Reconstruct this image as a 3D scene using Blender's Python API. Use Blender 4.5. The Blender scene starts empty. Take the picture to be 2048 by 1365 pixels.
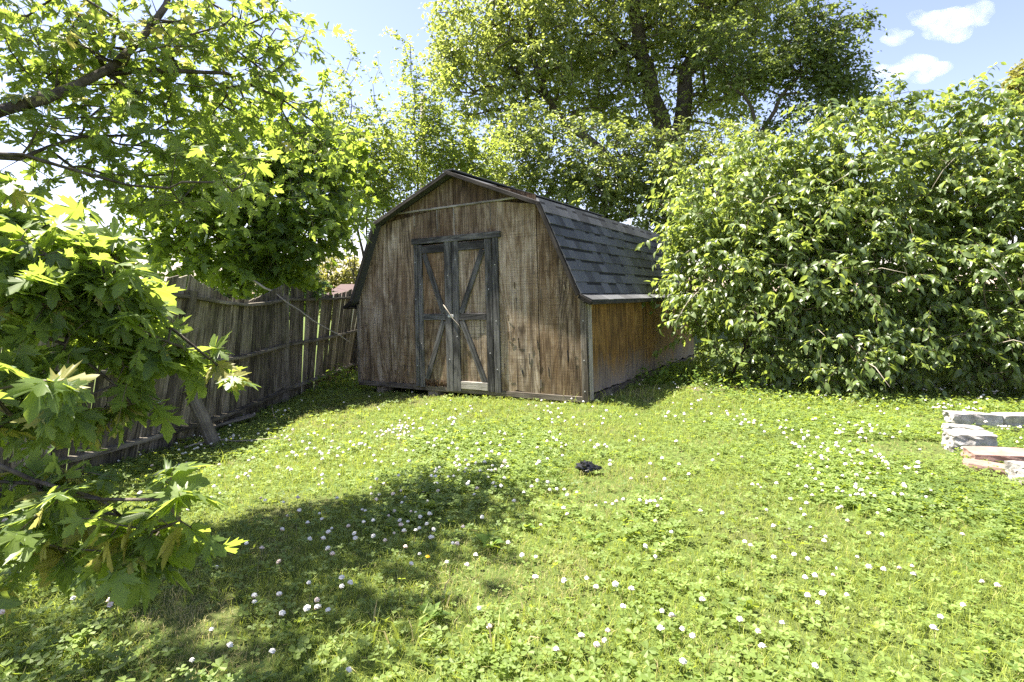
import bpy, math, random
import numpy as np
from mathutils import Vector, Matrix

rng = np.random.default_rng(7)
random.seed(7)
scene = bpy.context.scene
C = scene.collection

# ------------------------------------------------------------------ camera, sky, sun, exposure
CAM_H, FPX, YH = 1.25, 1114.07, 585.0          # eye height (m), focal length and horizon row for the 2048 px photograph
cam = bpy.data.cameras.new('camera')
cam.sensor_width = 36.0
cam.lens = FPX / 2048 * 36.0
cam.shift_y = -(682.5 - YH) / 2048
cam.clip_start, cam.clip_end = 0.05, 3000
cam_o = bpy.data.objects.new('camera', cam)
cam_o.location = (0, 0, CAM_H)
cam_o.rotation_euler = (math.radians(90), 0, 0)
C.objects.link(cam_o)
scene.camera = cam_o

SUN_EL = math.radians(63)
SUN_AZ = math.atan2(-0.93, 0.36)               # from +Y, clockwise
world = bpy.data.worlds.new('World')
scene.world = world
world.use_nodes = True
wn = world.node_tree.nodes
bg = wn['Background']
sky = wn.new('ShaderNodeTexSky')
sky.sky_type = 'NISHITA'
sky.sun_disc = False
sky.sun_elevation, sky.sun_rotation = SUN_EL, SUN_AZ
sky.air_density, sky.dust_density, sky.ozone_density = 1.0, 0.5, 2.6
bg.inputs['Strength'].default_value = 0.078
tint = wn.new('ShaderNodeMix')                 # the photograph's hazy, slightly violet blue
tint.data_type, tint.blend_type = 'RGBA', 'MULTIPLY'
tint.inputs[0].default_value = 1.0
tint.inputs[7].default_value = (1.10, 0.86, 0.84, 1)
world.node_tree.links.new(sky.outputs[0], tint.inputs[6])
world.node_tree.links.new(tint.outputs[2], bg.inputs['Color'])

sun = bpy.data.lights.new('sun', 'SUN')
sun.energy, sun.angle, sun.color = 4.9, math.radians(0.53), (1.0, 0.94, 0.82)
sun_o = bpy.data.objects.new('sun', sun)
sdir = Vector((math.sin(SUN_AZ) * math.cos(SUN_EL), math.cos(SUN_AZ) * math.cos(SUN_EL), math.sin(SUN_EL)))
sun_o.rotation_euler = (-sdir).to_track_quat('-Z', 'Y').to_euler()
sun_o.location = (-20, 4, 30)
C.objects.link(sun_o)

vs = scene.view_settings
vs.view_transform, vs.look, vs.exposure, vs.gamma, vs.use_curve_mapping = 'Standard', 'None', 2.25, 1.0, False
cy = scene.cycles
cy.use_denoising = False
cy.max_bounces, cy.diffuse_bounces, cy.glossy_bounces, cy.transmission_bounces = 10, 6, 2, 6
cy.transparent_max_bounces, cy.volume_bounces = 8, 6
cy.sample_clamp_indirect = 6.0

# ------------------------------------------------------------------ helpers
def at(px, py, d):
    """the point seen at a pixel of the photograph, d metres away along the view axis"""
    return np.array([(px - 1024) / FPX * d, d, CAM_H + (YH - py) / FPX * d])

def tag(o, label=None, cat=None, group=None, kind=None):
    if label: o['label'] = label
    if cat: o['category'] = cat
    if group: o['group'] = group
    if kind: o['kind'] = kind
    return o

def empty(name, loc=(0, 0, 0), mat=None):
    o = bpy.data.objects.new(name, None)
    o.empty_display_size = 0.1
    if mat is not None: o.matrix_world = mat
    else: o.location = loc
    C.objects.link(o)
    return o

def link(name, me, parent=None):
    o = bpy.data.objects.new(name, me)
    C.objects.link(o)
    if parent is not None: o.parent = parent
    return o

def pymesh(name, verts, faces, mat=None, smooth=False, attrs=None):
    me = bpy.data.meshes.new(name)
    me.from_pydata([tuple(map(float, v)) for v in verts], [], [tuple(map(int, f)) for f in faces])
    if mat is not None: me.materials.append(mat)
    if smooth:
        me.polygons.foreach_set('use_smooth', [True] * len(me.polygons))
    for k, a in (attrs or {}).items(): set_attr(me, k, np.asarray(a))
    me.update()
    return me

def set_attr(me, k, a):
    if a.ndim == 1:
        me.attributes.new(k, 'FLOAT', 'POINT').data.foreach_set('value', a.astype(np.float32))
    else:
        me.attributes.new(k, 'FLOAT_VECTOR', 'POINT').data.foreach_set('vector', a.astype(np.float32).ravel())

def trimesh(name, v, t, mat, attrs=None, smooth=False, matidx=None):
    """a big triangle mesh from numpy arrays"""
    me = bpy.data.meshes.new(name)
    v = np.ascontiguousarray(v, np.float32); t = np.ascontiguousarray(t, np.int32)
    me.vertices.add(len(v)); me.vertices.foreach_set('co', v.ravel())
    me.loops.add(t.size); me.loops.foreach_set('vertex_index', t.ravel())
    me.polygons.add(len(t))
    me.polygons.foreach_set('loop_start', np.arange(0, t.size, 3, dtype=np.int32))
    me.polygons.foreach_set('loop_total', np.full(len(t), 3, np.int32))
    for m in (mat if isinstance(mat, (list, tuple)) else [mat]): me.materials.append(m)
    if matidx is not None: me.polygons.foreach_set('material_index', np.asarray(matidx, np.int32))
    me.polygons.foreach_set('use_smooth', np.full(len(t), smooth))
    for k, a in (attrs or {}).items(): set_attr(me, k, np.asarray(a))
    me.update(calc_edges=True)
    return me

def unit(a):
    a = np.asarray(a, float)
    return a / np.maximum(np.linalg.norm(a, axis=-1, keepdims=True), 1e-9)

def vnoise(x, y, scale, seed=0):
    """smooth 2-D value noise 0..1"""
    r = np.random.default_rng(seed + 1000)
    g = r.random((64, 64))
    x = np.asarray(x, float) * scale + 7.3; y = np.asarray(y, float) * scale + 3.1
    i, j = np.floor(x).astype(int), np.floor(y).astype(int)
    fx, fy = x - i, y - j
    fx, fy = fx * fx * (3 - 2 * fx), fy * fy * (3 - 2 * fy)
    G = lambda a, b: g[a % 64, b % 64]
    return (G(i, j) * (1 - fx) + G(i + 1, j) * fx) * (1 - fy) + (G(i, j + 1) * (1 - fx) + G(i + 1, j + 1) * fx) * fy

def sstep(a, b, x):
    t = np.clip((np.asarray(x, float) - a) / (b - a), 0, 1)
    return t * t * (3 - 2 * t)

def ground_z(x, y):
    x = np.asarray(x, float); y = np.asarray(y, float)
    z = -0.068 * np.clip(1.0 - x, 0, 4.2) * sstep(1.5, 6.5, y)
    z = z - 2.2 * sstep(13, 34, np.hypot(x, y)) * sstep(6, -8, x)
    z = z + 0.02 * (vnoise(x, y, 0.9, 3) - .5) * sstep(1, 3, y)
    return z

# ------------------------------------------------------------------ materials
def nodes(name):
    m = bpy.data.materials.new(name)
    m.use_nodes = True
    nt = m.node_tree
    return m, nt, nt.nodes, nt.nodes['Principled BSDF'], nt.links

class NB:
    """short node builder"""
    def __init__(s, nt): s.nt = nt
    def n(s, typ, **kw):
        nd = s.nt.nodes.new('ShaderNode' + typ)
        for k, v in kw.items(): setattr(nd, k, v)
        return nd
    def put(s, sock, v):
        if hasattr(v, 'is_output'): s.nt.links.new(v, sock)
        elif v is not None: sock.default_value = v
    def math(s, op, a, b=None, c=None, clamp=False):
        nd = s.n('Math', operation=op, use_clamp=clamp)
        for i, v in enumerate((a, b, c)):
            if v is not None: s.put(nd.inputs[i], v)
        return nd.outputs[0]
    def mix(s, f, a, b, blend='MIX'):
        nd = s.n('Mix', data_type='RGBA', blend_type=blend)
        s.put(nd.inputs[0], f); s.put(nd.inputs[6], a); s.put(nd.inputs[7], b)
        return nd.outputs[2]
    def attr(s, name):
        return s.n('Attribute', attribute_name=name)
    def mapping(s, vec, scale=(1, 1, 1), loc=(0, 0, 0)):
        nd = s.n('Mapping'); s.put(nd.inputs[0], vec)
        nd.inputs['Scale'].default_value = scale; nd.inputs['Location'].default_value = loc
        return nd.outputs[0]
    def noise(s, vec, scale, detail=4, rough=0.55, dist=0.0):
        nd = s.n('TexNoise'); s.put(nd.inputs['Vector'], vec)
        nd.inputs['Scale'].default_value = scale; nd.inputs['Detail'].default_value = detail
        nd.inputs['Roughness'].default_value = rough; nd.inputs['Distortion'].default_value = dist
        return nd.outputs['Fac']
    def ramp(s, f, stops):
        nd = s.n('ValToRGB'); s.put(nd.inputs[0], f)
        el = nd.color_ramp.elements
        while len(el) < len(stops): el.new(0.5)
        for e, (p, c) in zip(el, stops):
            e.position = p
            e.color = (c, c, c, 1) if isinstance(c, (int, float)) else (*c, 1)
        return nd.outputs[0]
    def bump(s, h, strength=0.4, dist=0.01):
        nd = s.n('Bump'); nd.inputs['Strength'].default_value = strength; nd.inputs['Distance'].default_value = dist
        s.put(nd.inputs['Height'], h)
        return nd.outputs[0]

def leaf_material(name, dark, light, trans, rough=0.5, spec=0.35, tfac=0.45, veins=False, young=None):
    m, nt, N, P, L = nodes(name)
    b = NB(nt)
    a = b.attr('rnd').outputs['Fac']
    ob = b.n('ObjectInfo').outputs['Random']
    r = b.math('FRACT', b.math('ADD', a, b.math('MULTIPLY', ob, 3.7)))
    col = b.mix(r, (*dark, 1), (*light, 1))
    tcol = b.mix(r, (*[c * .8 for c in trans], 1), (*trans, 1))
    if young is not None:                       # a few young reddish or yellow leaves
        y = b.math('GREATER_THAN', r, 0.93)
        col = b.mix(y, col, (*young, 1)); tcol = b.mix(y, tcol, (*[min(1, c * 1.6) for c in young], 1))
    if veins:
        lc = b.attr('lc').outputs['Vector']
        sx = b.n('SeparateXYZ'); b.put(sx.inputs[0], lc)
        x = b.math('ABSOLUTE', sx.outputs[0]); yv = sx.outputs[1]
        dmin = x
        for dx, dy in ((.70, .71), (.97, .10)):
            d = b.math('ABSOLUTE', b.math('SUBTRACT', b.math('MULTIPLY', x, dy), b.math('MULTIPLY', yv, dx)))
            dmin = b.math('MINIMUM', dmin, d)
        vf = b.math('MULTIPLY', b.math('SUBTRACT', 1.0, b.math('MULTIPLY', dmin, 70.0), clamp=True), 0.55)
        col = b.mix(vf, col, (0.22, 0.30, 0.10, 1)); tcol = b.mix(vf, tcol, (0.45, 0.55, 0.12, 1))
    nz = b.noise(b.n('TexCoord').outputs['Object'], 14.0, 2)
    col = b.mix(b.math('MULTIPLY', nz, 0.5), col, (*[c * .55 for c in dark], 1))
    L.new(col, P.inputs['Base Color'])
    P.inputs['Roughness'].default_value = rough
    P.inputs['Specular IOR Level'].default_value = spec
    tr = N.new('ShaderNodeBsdfTranslucent'); L.new(tcol, tr.inputs[0])
    mx = N.new('ShaderNodeMixShader'); mx.inputs[0].default_value = tfac
    L.new(P.outputs[0], mx.inputs[1]); L.new(tr.outputs[0], mx.inputs[2])
    L.new(mx.outputs[0], N['Material Output'].inputs[0])
    return m

def wood_material(name, c_dark, c_mid, c_light, rough=0.85, grain=1.0, stain=None, saw=0.0, bump=0.5, splash=None, moss=0.0):
    """weathered timber; the attribute gc holds (across, thickness, along the grain)"""
    m, nt, N, P, L = nodes(name)
    b = NB(nt)
    gc = b.attr('gc').outputs['Vector']
    ob = b.n('ObjectInfo').outputs['Random']
    fine = b.noise(b.mapping(gc, (95 * grain, 40, 2.2)), 1.0, 5, .62, .6)
    mid = b.noise(b.mapping(gc, (9 * grain, 8, 1.1), (3, 1, 9)), 1.0, 5, .65, 1.8)
    big = b.noise(b.mapping(gc, (2.6, 3, 1.5), (11, 5, 2)), 1.0, 5, .7, .8)
    f = b.math('ADD', b.math('MULTIPLY', fine, .42), b.math('ADD', b.math('MULTIPLY', mid, .45), b.math('MULTIPLY', big, .5)))
    f = b.math('ADD', f, b.math('MULTIPLY', b.math('SUBTRACT', ob, .5), .16))
    ring = b.noise(b.mapping(gc, (2.4 * grain, 2, .28), (5, 8, 3)), 1.0, 2, .5, .8)
    ring = b.math('ADD', b.math('MULTIPLY', b.math('SINE', b.math('MULTIPLY', ring, 95.0)), .5), .5)
    f = b.math('SUBTRACT', f, b.math('MULTIPLY', b.math('POWER', ring, 3.0), .09))
    col = b.ramp(f, [(.53, c_dark), (.67, c_mid), (.82, c_light)])
    if stain is not None:                      # leftover brown stain in streaks
        st = b.ramp(b.noise(b.mapping(gc, (6, 3, .55), (4, 7, 1)), 1.0, 4, .6, .5), [(.4, 0.0), (.75, 1.0)])
        col = b.mix(b.math('MULTIPLY', st, .6), col, (*stain, 1), 'MIX')
        dk = b.ramp(b.noise(b.mapping(gc, (11, 3, .45), (1, 2, 6)), 1.0, 4, .6, .3), [(.5, 0.0), (.78, 1.0)])
        col = b.mix(b.math('MULTIPLY', dk, .8), col, (*[c * .55 for c in c_dark], 1))
    if splash is not None:                     # bare grey weathering where rain splashes off the ground
        sz = b.n('SeparateXYZ'); b.put(sz.inputs[0], gc)
        h = b.math('ADD', sz.outputs[2], b.math('MULTIPLY', b.math('SUBTRACT', mid, .5), .55))
        h = b.math('ADD', h, b.math('MULTIPLY', b.math('SUBTRACT', big, .5), .9))
        k = b.ramp(h, [(splash[0], 1.0), (splash[1], 0.0)])
        col = b.mix(k, col, b.ramp(f, [(.46, splash[2]), (.9, splash[3])]))
    if saw:                                    # saw marks across the grain
        sw = b.noise(b.mapping(gc, (1.5, 1, 170)), 1.0, 2, .5, .2)
        sk = b.math('MULTIPLY', b.ramp(sw, [(.5, 0.0), (.68, 1.0)]), saw)
        col = b.mix(sk, col, (*[c * .6 for c in c_dark], 1))
    if moss:
        ms = b.ramp(b.noise(b.mapping(gc, (9, 5, 2.5), (2, 2, 3)), 1.0, 4, .6), [(.5, 0.0), (.75, 1.0)])
        col = b.mix(b.math('MULTIPLY', ms, moss), col, (0.105, 0.115, 0.05, 1))
    ck = b.ramp(b.noise(b.mapping(gc, (60 * grain, 20, .8), (7, 7, 7)), 1.0, 3, .5), [(.29, 0.0), (.36, 1.0)])
    col = b.mix(ck, (*[c * .3 for c in c_dark], 1), col)
    L.new(col, P.inputs['Base Color'])
    P.inputs['Roughness'].default_value = rough
    P.inputs['Specular IOR Level'].default_value = 0.2
    h = b.math('ADD', b.math('ADD', fine, b.math('MULTIPLY', mid, .6)), b.math('MULTIPLY', ck, .8))
    L.new(b.bump(h, bump, 0.006), P.inputs['Normal'])
    return m

def plain(name, col, rough=0.8, noise=None, spec=0.3, bump=None, metal=0.0):
    m, nt, N, P, L = nodes(name)
    b = NB(nt)
    tc = b.n('TexCoord').outputs['Object']
    if noise:
        sc, col2, lo, hi = noise
        nz = b.noise(tc, sc, 6, .65)
        c = b.ramp(nz, [(lo, col), (hi, col2)])
        L.new(c, P.inputs['Base Color'])
        if bump: L.new(b.bump(nz, bump[0], bump[1]), P.inputs['Normal'])
    else:
        P.inputs['Base Color'].default_value = (*col, 1)
    P.inputs['Roughness'].default_value = rough
    P.inputs['Specular IOR Level'].default_value = spec
    P.inputs['Metallic'].default_value = metal
    return m

M = {}
M['siding'] = wood_material('weathered_plywood', (.052, .037, .025), (.25, .188, .127), (.52, .44, .34), stain=(.225, .135, .062), saw=.5, bump=.6)
M['gable'] = wood_material('stained_shaded_plywood', (.030, .021, .014), (.125, .086, .055), (.30, .235, .165), stain=(.12, .066, .03), saw=.4, bump=.6)  # darker brown stain, with shade under the roof overhang painted into the colour
M['side'] = wood_material('stained_plywood', (.06, .035, .016), (.21, .118, .038), (.33, .20, .075), stain=(.25, .125, .028), bump=.5,
                          splash=(.10, .42, (.13, .10, .085), (.36, .31, .27)))
M['trim'] = wood_material('grey_timber', (.020, .019, .018), (.060, .058, .055), (.155, .15, .142), bump=.7)
M['pale_trim'] = wood_material('pale_timber', (.10, .09, .08), (.24, .215, .19), (.40, .37, .33), bump=.6)
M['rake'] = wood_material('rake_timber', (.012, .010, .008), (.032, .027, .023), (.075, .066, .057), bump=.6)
M['skid'] = wood_material('skid_timber', (.07, .058, .046), (.16, .135, .108), (.26, .225, .185), bump=.5)
M['fence'] = wood_material('fence_timber', (.036, .031, .023), (.135, .117, .086), (.32, .285, .225), moss=.5, bump=.8)
M['rail'] = wood_material('rail_timber', (.045, .039, .03), (.12, .105, .08), (.24, .215, .175), moss=.35, bump=.7)
M['bark'] = plain('bark', (.055, .045, .036), .9, (22.0, (.15, .128, .105), .38, .68), .15, (.8, .02))
M['twig'] = plain('twig_bark', (.09, .07, .05), .85, (30.0, (.2, .165, .125), .35, .7), .2)
M['dead'] = plain('dead_wood', (.22, .19, .15), .85, (40.0, (.38, .34, .28), .35, .7), .2)
M['stem'] = plain('green_stem', (.10, .13, .05), .7)
M['maple'] = leaf_material('maple_leaf', (.095, .15, .045), (.19, .255, .07), (.44, .57, .075), veins=True, rough=.42, tfac=.5, young=(.36, .33, .09))
M['fence_maple'] = leaf_material('young_maple_leaf', (.05, .09, .026), (.105, .16, .04), (.42, .56, .05), tfac=.46)
M['sapling'] = leaf_material('sapling_leaf', (.06, .105, .024), (.125, .185, .042), (.55, .66, .10), tfac=.52)
M['big'] = leaf_material('broad_tree_leaf', (.10, .138, .045), (.215, .25, .085), (.52, .60, .11), tfac=.4, rough=.42, spec=.5)
M['under'] = leaf_material('understory_leaf', (.09, .13, .045), (.19, .235, .085), (.48, .57, .11), tfac=.38, rough=.42, spec=.5)
M['right'] = leaf_material('small_tree_leaf', (.06, .095, .034), (.125, .165, .055), (.38, .48, .08), tfac=.36)
M['shrub'] = leaf_material('shrub_leaf', (.08, .125, .04), (.19, .25, .085), (.5, .62, .10), tfac=.38, rough=.4, spec=.6)
M['far_green'] = leaf_material('far_leaf', (.03, .065, .025), (.07, .12, .04), (.2, .3, .06), tfac=.3)
M['far_yellow'] = leaf_material('far_yellow_leaf', (.12, .13, .03), (.26, .24, .055), (.5, .48, .09), tfac=.4)
M['clover'] = leaf_material('clover_leaf', (.10, .155, .036), (.22, .295, .075), (.5, .62, .07), tfac=.4, rough=.55)
M['weed'] = leaf_material('weed_leaf', (.08, .145, .03), (.17, .26, .055), (.45, .58, .07), tfac=.4, rough=.6, spec=.2)

def grass_material():
    m, nt, N, P, L = nodes('grass_blade')
    b = NB(nt)
    r = b.attr('rnd').outputs['Fac']; d = b.attr('dry').outputs['Fac']
    col = b.mix(r, (.145, .195, .035, 1), (.33, .37, .09, 1))
    col = b.mix(d, col, (.42, .35, .18, 1))
    tc = b.mix(d, (.52, .60, .08, 1), (.52, .45, .22, 1))
    L.new(col, P.inputs['Base Color']); P.inputs['Roughness'].default_value = .55
    P.inputs['Specular IOR Level'].default_value = .3
    tr = N.new('ShaderNodeBsdfTranslucent'); L.new(tc, tr.inputs[0])
    mx = N.new('ShaderNodeMixShader'); mx.inputs[0].default_value = .36
    L.new(P.outputs[0], mx.inputs[1]); L.new(tr.outputs[0], mx.inputs[2])
    L.new(mx.outputs[0], N['Material Output'].inputs[0])
    return m
M['grass'] = grass_material()

def ground_material():
    m, nt, N, P, L = nodes('lawn_soil')
    b = NB(nt)
    tc = b.n('TexCoord').outputs['Object']
    n1 = b.noise(tc, 1.1, 5, .6); n2 = b.noise(tc, 34.0, 5, .7)
    g = b.mix(n2, (.045, .075, .016, 1), (.13, .17, .045, 1))
    s = b.mix(n2, (.05, .038, .025, 1), (.17, .135, .085, 1))
    L.new(b.mix(b.ramp(n1, [(.5, 0.0), (.75, .55)]), g, s), P.inputs['Base Color'])
    P.inputs['Roughness'].default_value = .95
    P.inputs['Specular IOR Level'].default_value = .1
    L.new(b.bump(n2, .9, .03), P.inputs['Normal'])
    return m
M['ground'] = ground_material()
M['soil'] = plain('bare_soil', (.075, .055, .038), .95, (26.0, (.2, .155, .115), .35, .7), .1, (.8, .02))

# ------------------------------------------------------------------ timber shapes
def board_mesh(name, a, b, wdir, w, t, mat, seed=0, segs=2, warp=0.0, cham=0.004, ragged=0.0, skew=0.0):
    """a chamfered board from a to b, wide along wdir"""
    r = np.random.default_rng(abs(int(seed)) + 17)
    a, b, wd = np.asarray(a, float), np.asarray(b, float), unit(wdir)
    ax = unit(b - a); wd = unit(wd - ax * (wd @ ax)); td = np.cross(ax, wd)
    c = min(cham, w * .3, t * .3)
    prof = [(-w/2+c, -t/2), (w/2-c, -t/2), (w/2, -t/2+c), (w/2, t/2-c), (w/2-c, t/2), (-w/2+c, t/2), (-w/2, t/2-c), (-w/2, -t/2+c)]
    V, G = [], []
    Ln = np.linalg.norm(b - a); off = r.random(3) * 30
    for i in range(segs + 1):
        s = i / segs
        p = a + (b - a) * s
        if 0 < i < segs: p = p + td * r.normal(0, warp) + wd * r.normal(0, warp * .6)
        for x, y in prof:
            e = (r.normal(0, ragged) if i in (0, segs) else 0.0) + (skew * x if i == segs else 0.0)
            V.append(p + wd * x + td * y + ax * e)
            G.append((x + off[0], y + off[1], s * Ln + off[2]))
    F = []
    for i in range(segs):
        for k in range(8):
            k2 = (k + 1) % 8
            F.append((i*8+k, i*8+k2, i*8+8+k2, i*8+8+k))
    F.append(tuple(range(7, -1, -1))); F.append(tuple(segs*8 + k for k in range(8)))
    return pymesh(name, V, F, mat, attrs={'gc': np.array(G)})

def board(name, a, b, wdir, w, t, mat, parent, **kw):
    return link(name, board_mesh(name, a, b, wdir, w, t, mat, **kw), parent)

def plate(name, poly, t, mat, parent, origin=(0, 0, 0), ex=(1, 0, 0), ez=(0, 0, 1), seed=0, coff=None):
    """a flat sheet: polygon (x, z) in the plane ex/ez, thickness t towards -normal (front is the near side)"""
    o, ex, ez = np.asarray(origin, float), np.asarray(ex, float), np.asarray(ez, float)
    n = np.cross(ex, ez)                        # points to the front (towards the viewer for ex=+x, ez=+z: -y)
    n = unit(n)
    r = np.random.default_rng(abs(int(seed)) + 5); off = r.random(3) * 20 if coff is None else np.array(coff)
    V, G = [], []
    for k in (0, 1):
        for x, z in poly:
            V.append(o + ex * x + ez * z + n * (t if k == 0 else 0)); G.append((x + off[0], k * t + off[1], z + off[2]))
    m = len(poly)
    F = [tuple(range(m)), tuple(range(2*m-1, m-1, -1))]
    for i in range(m):
        j = (i + 1) % m
        F.append((i, m + i, m + j, j))
    return link(name, pymesh(name, V, F, mat, attrs={'gc': np.array(G)}), parent)

def tube(path, radii, sides=6):
    """swept tube -> verts, tris"""
    P = np.asarray(path, float); n = len(P)
    T = unit(np.gradient(P, axis=0))
    ref = np.array([0, 0, 1.0]) if abs(T[0][2]) < .9 else np.array([1.0, 0, 0])
    X = unit(np.cross(T, ref)); Y = np.cross(T, X)
    ang = np.arange(sides) * 2 * math.pi / sides
    R = np.asarray(radii, float).reshape(-1, 1, 1) * np.ones((n, 1, 1))
    V = P[:, None] + R * (np.cos(ang)[None, :, None] * X[:, None] + np.sin(ang)[None, :, None] * Y[:, None])
    V = V.reshape(-1, 3)
    i = np.arange(n - 1)[:, None] * sides; k = np.arange(sides)[None]; k2 = (k + 1) % sides
    a, b, c, d = i + k, i + k2, i + sides + k2, i + sides + k
    t = np.concatenate([np.stack([a, b, c], -1).reshape(-1, 3), np.stack([a, c, d], -1).reshape(-1, 3)])
    cap = [(0, j + 1, j) for j in range(1, sides - 1)] + [((n-1)*sides, (n-1)*sides + j, (n-1)*sides + j + 1) for j in range(1, sides - 1)]
    return V, np.concatenate([t, np.array(cap)])

def merge(parts):
    V, T, o = [], [], 0
    for v, t in parts:
        V.append(v); T.append(t + o); o += len(v)
    return np.concatenate(V), np.concatenate(T)

# ------------------------------------------------------------------ leaves
def tmpl(kind):
    if kind in ('maple', 'maple_lo'):
        half = ([(.07, -.02), (.24, .01), (.47, -.02), (.22, .12), (.36, .21), (.56, .30), (.44, .36), (.58, .48), (.53, .52), (.66, .68), (.42, .55), (.41, .61), (.12, .37), (.20, .60), (.27, .74), (.16, .75), (.14, .87)]
                if kind == 'maple' else [(.06, -.02), (.42, .02), (.26, .17), (.60, .55), (.19, .44), (.25, .68)])
        out = [(x, y) for x, y in half] + [(0, 1.0)] + [(-x, y) for x, y in half[::-1]]
        P = np.array([(0, .22)] + out)
        z = .16 * np.abs(P[:, 0]) - .22 * P[:, 1] ** 2 - .25 * P[:, 0] ** 2
        V = np.column_stack([P, z]); n = len(out)
        T = np.array([(0, 1 + i, 1 + (i + 1) % n) for i in range(n)])
        return V, T
    if kind == 'ovate':                        # folded, drooping pointed leaf
        V = np.array([(0, 0, 0), (-.24, .3, .05), (.24, .3, .05), (0, .34, -.03), (-.2, .62, -.01), (.2, .62, -.01), (0, .68, -.09), (0, 1, -.24)], float)
        T = np.array([(0, 3, 1), (0, 2, 3), (1, 3, 6), (1, 6, 4), (3, 2, 5), (3, 5, 6), (4, 6, 7), (6, 5, 7)])
        return V, T
    if kind == 'simple':
        V = np.array([(0, 0, 0), (-.27, .42, .06), (.27, .42, .06), (0, .5, -.03), (0, 1, -.12)], float)
        T = np.array([(0, 3, 1), (0, 2, 3), (1, 3, 4), (3, 2, 4)])
        return V, T
    if kind == 'clover':
        V, T = [], []
        for k in range(3):
            a = k * 2 * math.pi / 3; c, s = math.cos(a), math.sin(a)
            for x, y, z in ((0, 0, 0), (-.34, .42, .1), (-.36, .8, .14), (0, .86, .02), (.36, .8, .14), (.34, .42, .1)):
                V.append((c * x - s * y, s * x + c * y, z))
            o = k * 6
            T += [(o, o + 5, o + 4), (o, o + 4, o + 3), (o, o + 3, o + 2), (o, o + 2, o + 1)]
        return np.array(V), np.array(T)

TM = {k: tmpl(k) for k in ('maple', 'maple_lo', 'ovate', 'simple', 'clover')}

def frames(d, n):
    """leaf matrices with y along d and z near n"""
    y = unit(d); z = unit(n - y * np.sum(n * y, -1, keepdims=True)); x = np.cross(y, z)
    return np.stack([x, y, z], -1)

def place(kind, pos, R, sc, rnd):
    V, T = TM[kind]
    n, k = len(pos), len(V)
    Vn = np.repeat(V[None], n, 0)
    if kind in ('maple', 'maple_lo', 'ovate', 'simple'):          # every leaf curls a little differently
        cu, be, tw_ = rng.normal(0, .35, (n, 1)), rng.normal(-.05, .22, (n, 1)), rng.normal(0, .3, (n, 1))
        Vn[..., 2] += cu * Vn[..., 0] ** 2 + be * Vn[..., 1] ** 2 + tw_ * Vn[..., 0] * Vn[..., 1]
    W = np.einsum('nij,nkj->nki', R, Vn) * sc[:, None, None] + pos[:, None]
    t = (T[None] + (np.arange(n) * k)[:, None, None]).reshape(-1, 3)
    return W.reshape(-1, 3), t, np.repeat(rnd, k), np.tile(V, (n, 1))

def leaves_mesh(name, kind, pos, R, sc, rnd, mat):
    v, t, r, lc = place(kind, pos, R, sc, rnd)
    at_ = {'rnd': r}
    if kind == 'maple': at_['lc'] = lc
    return trimesh(name, v, t, mat, at_, smooth=kind in ('maple', 'ovate'))

def foliage_parts(root, part, kind, L, mat, singles=300):
    """the leaves that show largest become parts of their own, the rest one mass"""
    pos, R, sc, rnd = L
    y = np.maximum(pos[:, 1], .05)
    px, py = 1024 + FPX * pos[:, 0] / y, YH - FPX * (pos[:, 2] - CAM_H) / y
    ctr = pos + R[:, :, 1] * sc[:, None] * .5
    face = np.abs(np.sum(R[:, :, 2] * unit(ctr - np.array([0, 0, CAM_H])), -1))
    size = np.where((px > 10) & (px < 2038) & (py > 10) & (py < 1355) & (pos[:, 1] > .3), sc / y * (.4 + face), 0)
    order = np.argsort(-size)
    pick = order[:singles] if singles else order[:0]
    rest = order[singles:]
    o = link(part, leaves_mesh(part, kind, pos[rest], R[rest], sc[rest], rnd[rest], mat), root)
    o['kind'] = 'stuff'
    if len(pick):
        V, T = TM[kind]
        shared = []
        for j in range(12):
            at_ = {'rnd': np.full(len(V), j / 12.0)}
            if kind == 'maple': at_['lc'] = V
            Vj = V.copy(); q_ = rng.normal(0, 1, 3)
            Vj[:, 2] += .35 * q_[0] * V[:, 0] ** 2 + (.22 * q_[1] - .05) * V[:, 1] ** 2 + .3 * q_[2] * V[:, 0] * V[:, 1]
            shared.append(trimesh('leaf', Vj, T, mat, at_, smooth=True))
        for q, i in enumerate(pick):
            m4 = np.eye(4); m4[:3, :3] = R[i] * sc[i]; m4[:3, 3] = pos[i]
            lo = link('leaf', shared[q % 12], root)
            lo.matrix_local = root.matrix_world.inverted() @ Matrix(m4.tolist())
    return o

def to_local(root, v):
    Mi = np.array(root.matrix_world.inverted())
    return v @ Mi[:3, :3].T + Mi[:3, 3]

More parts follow.
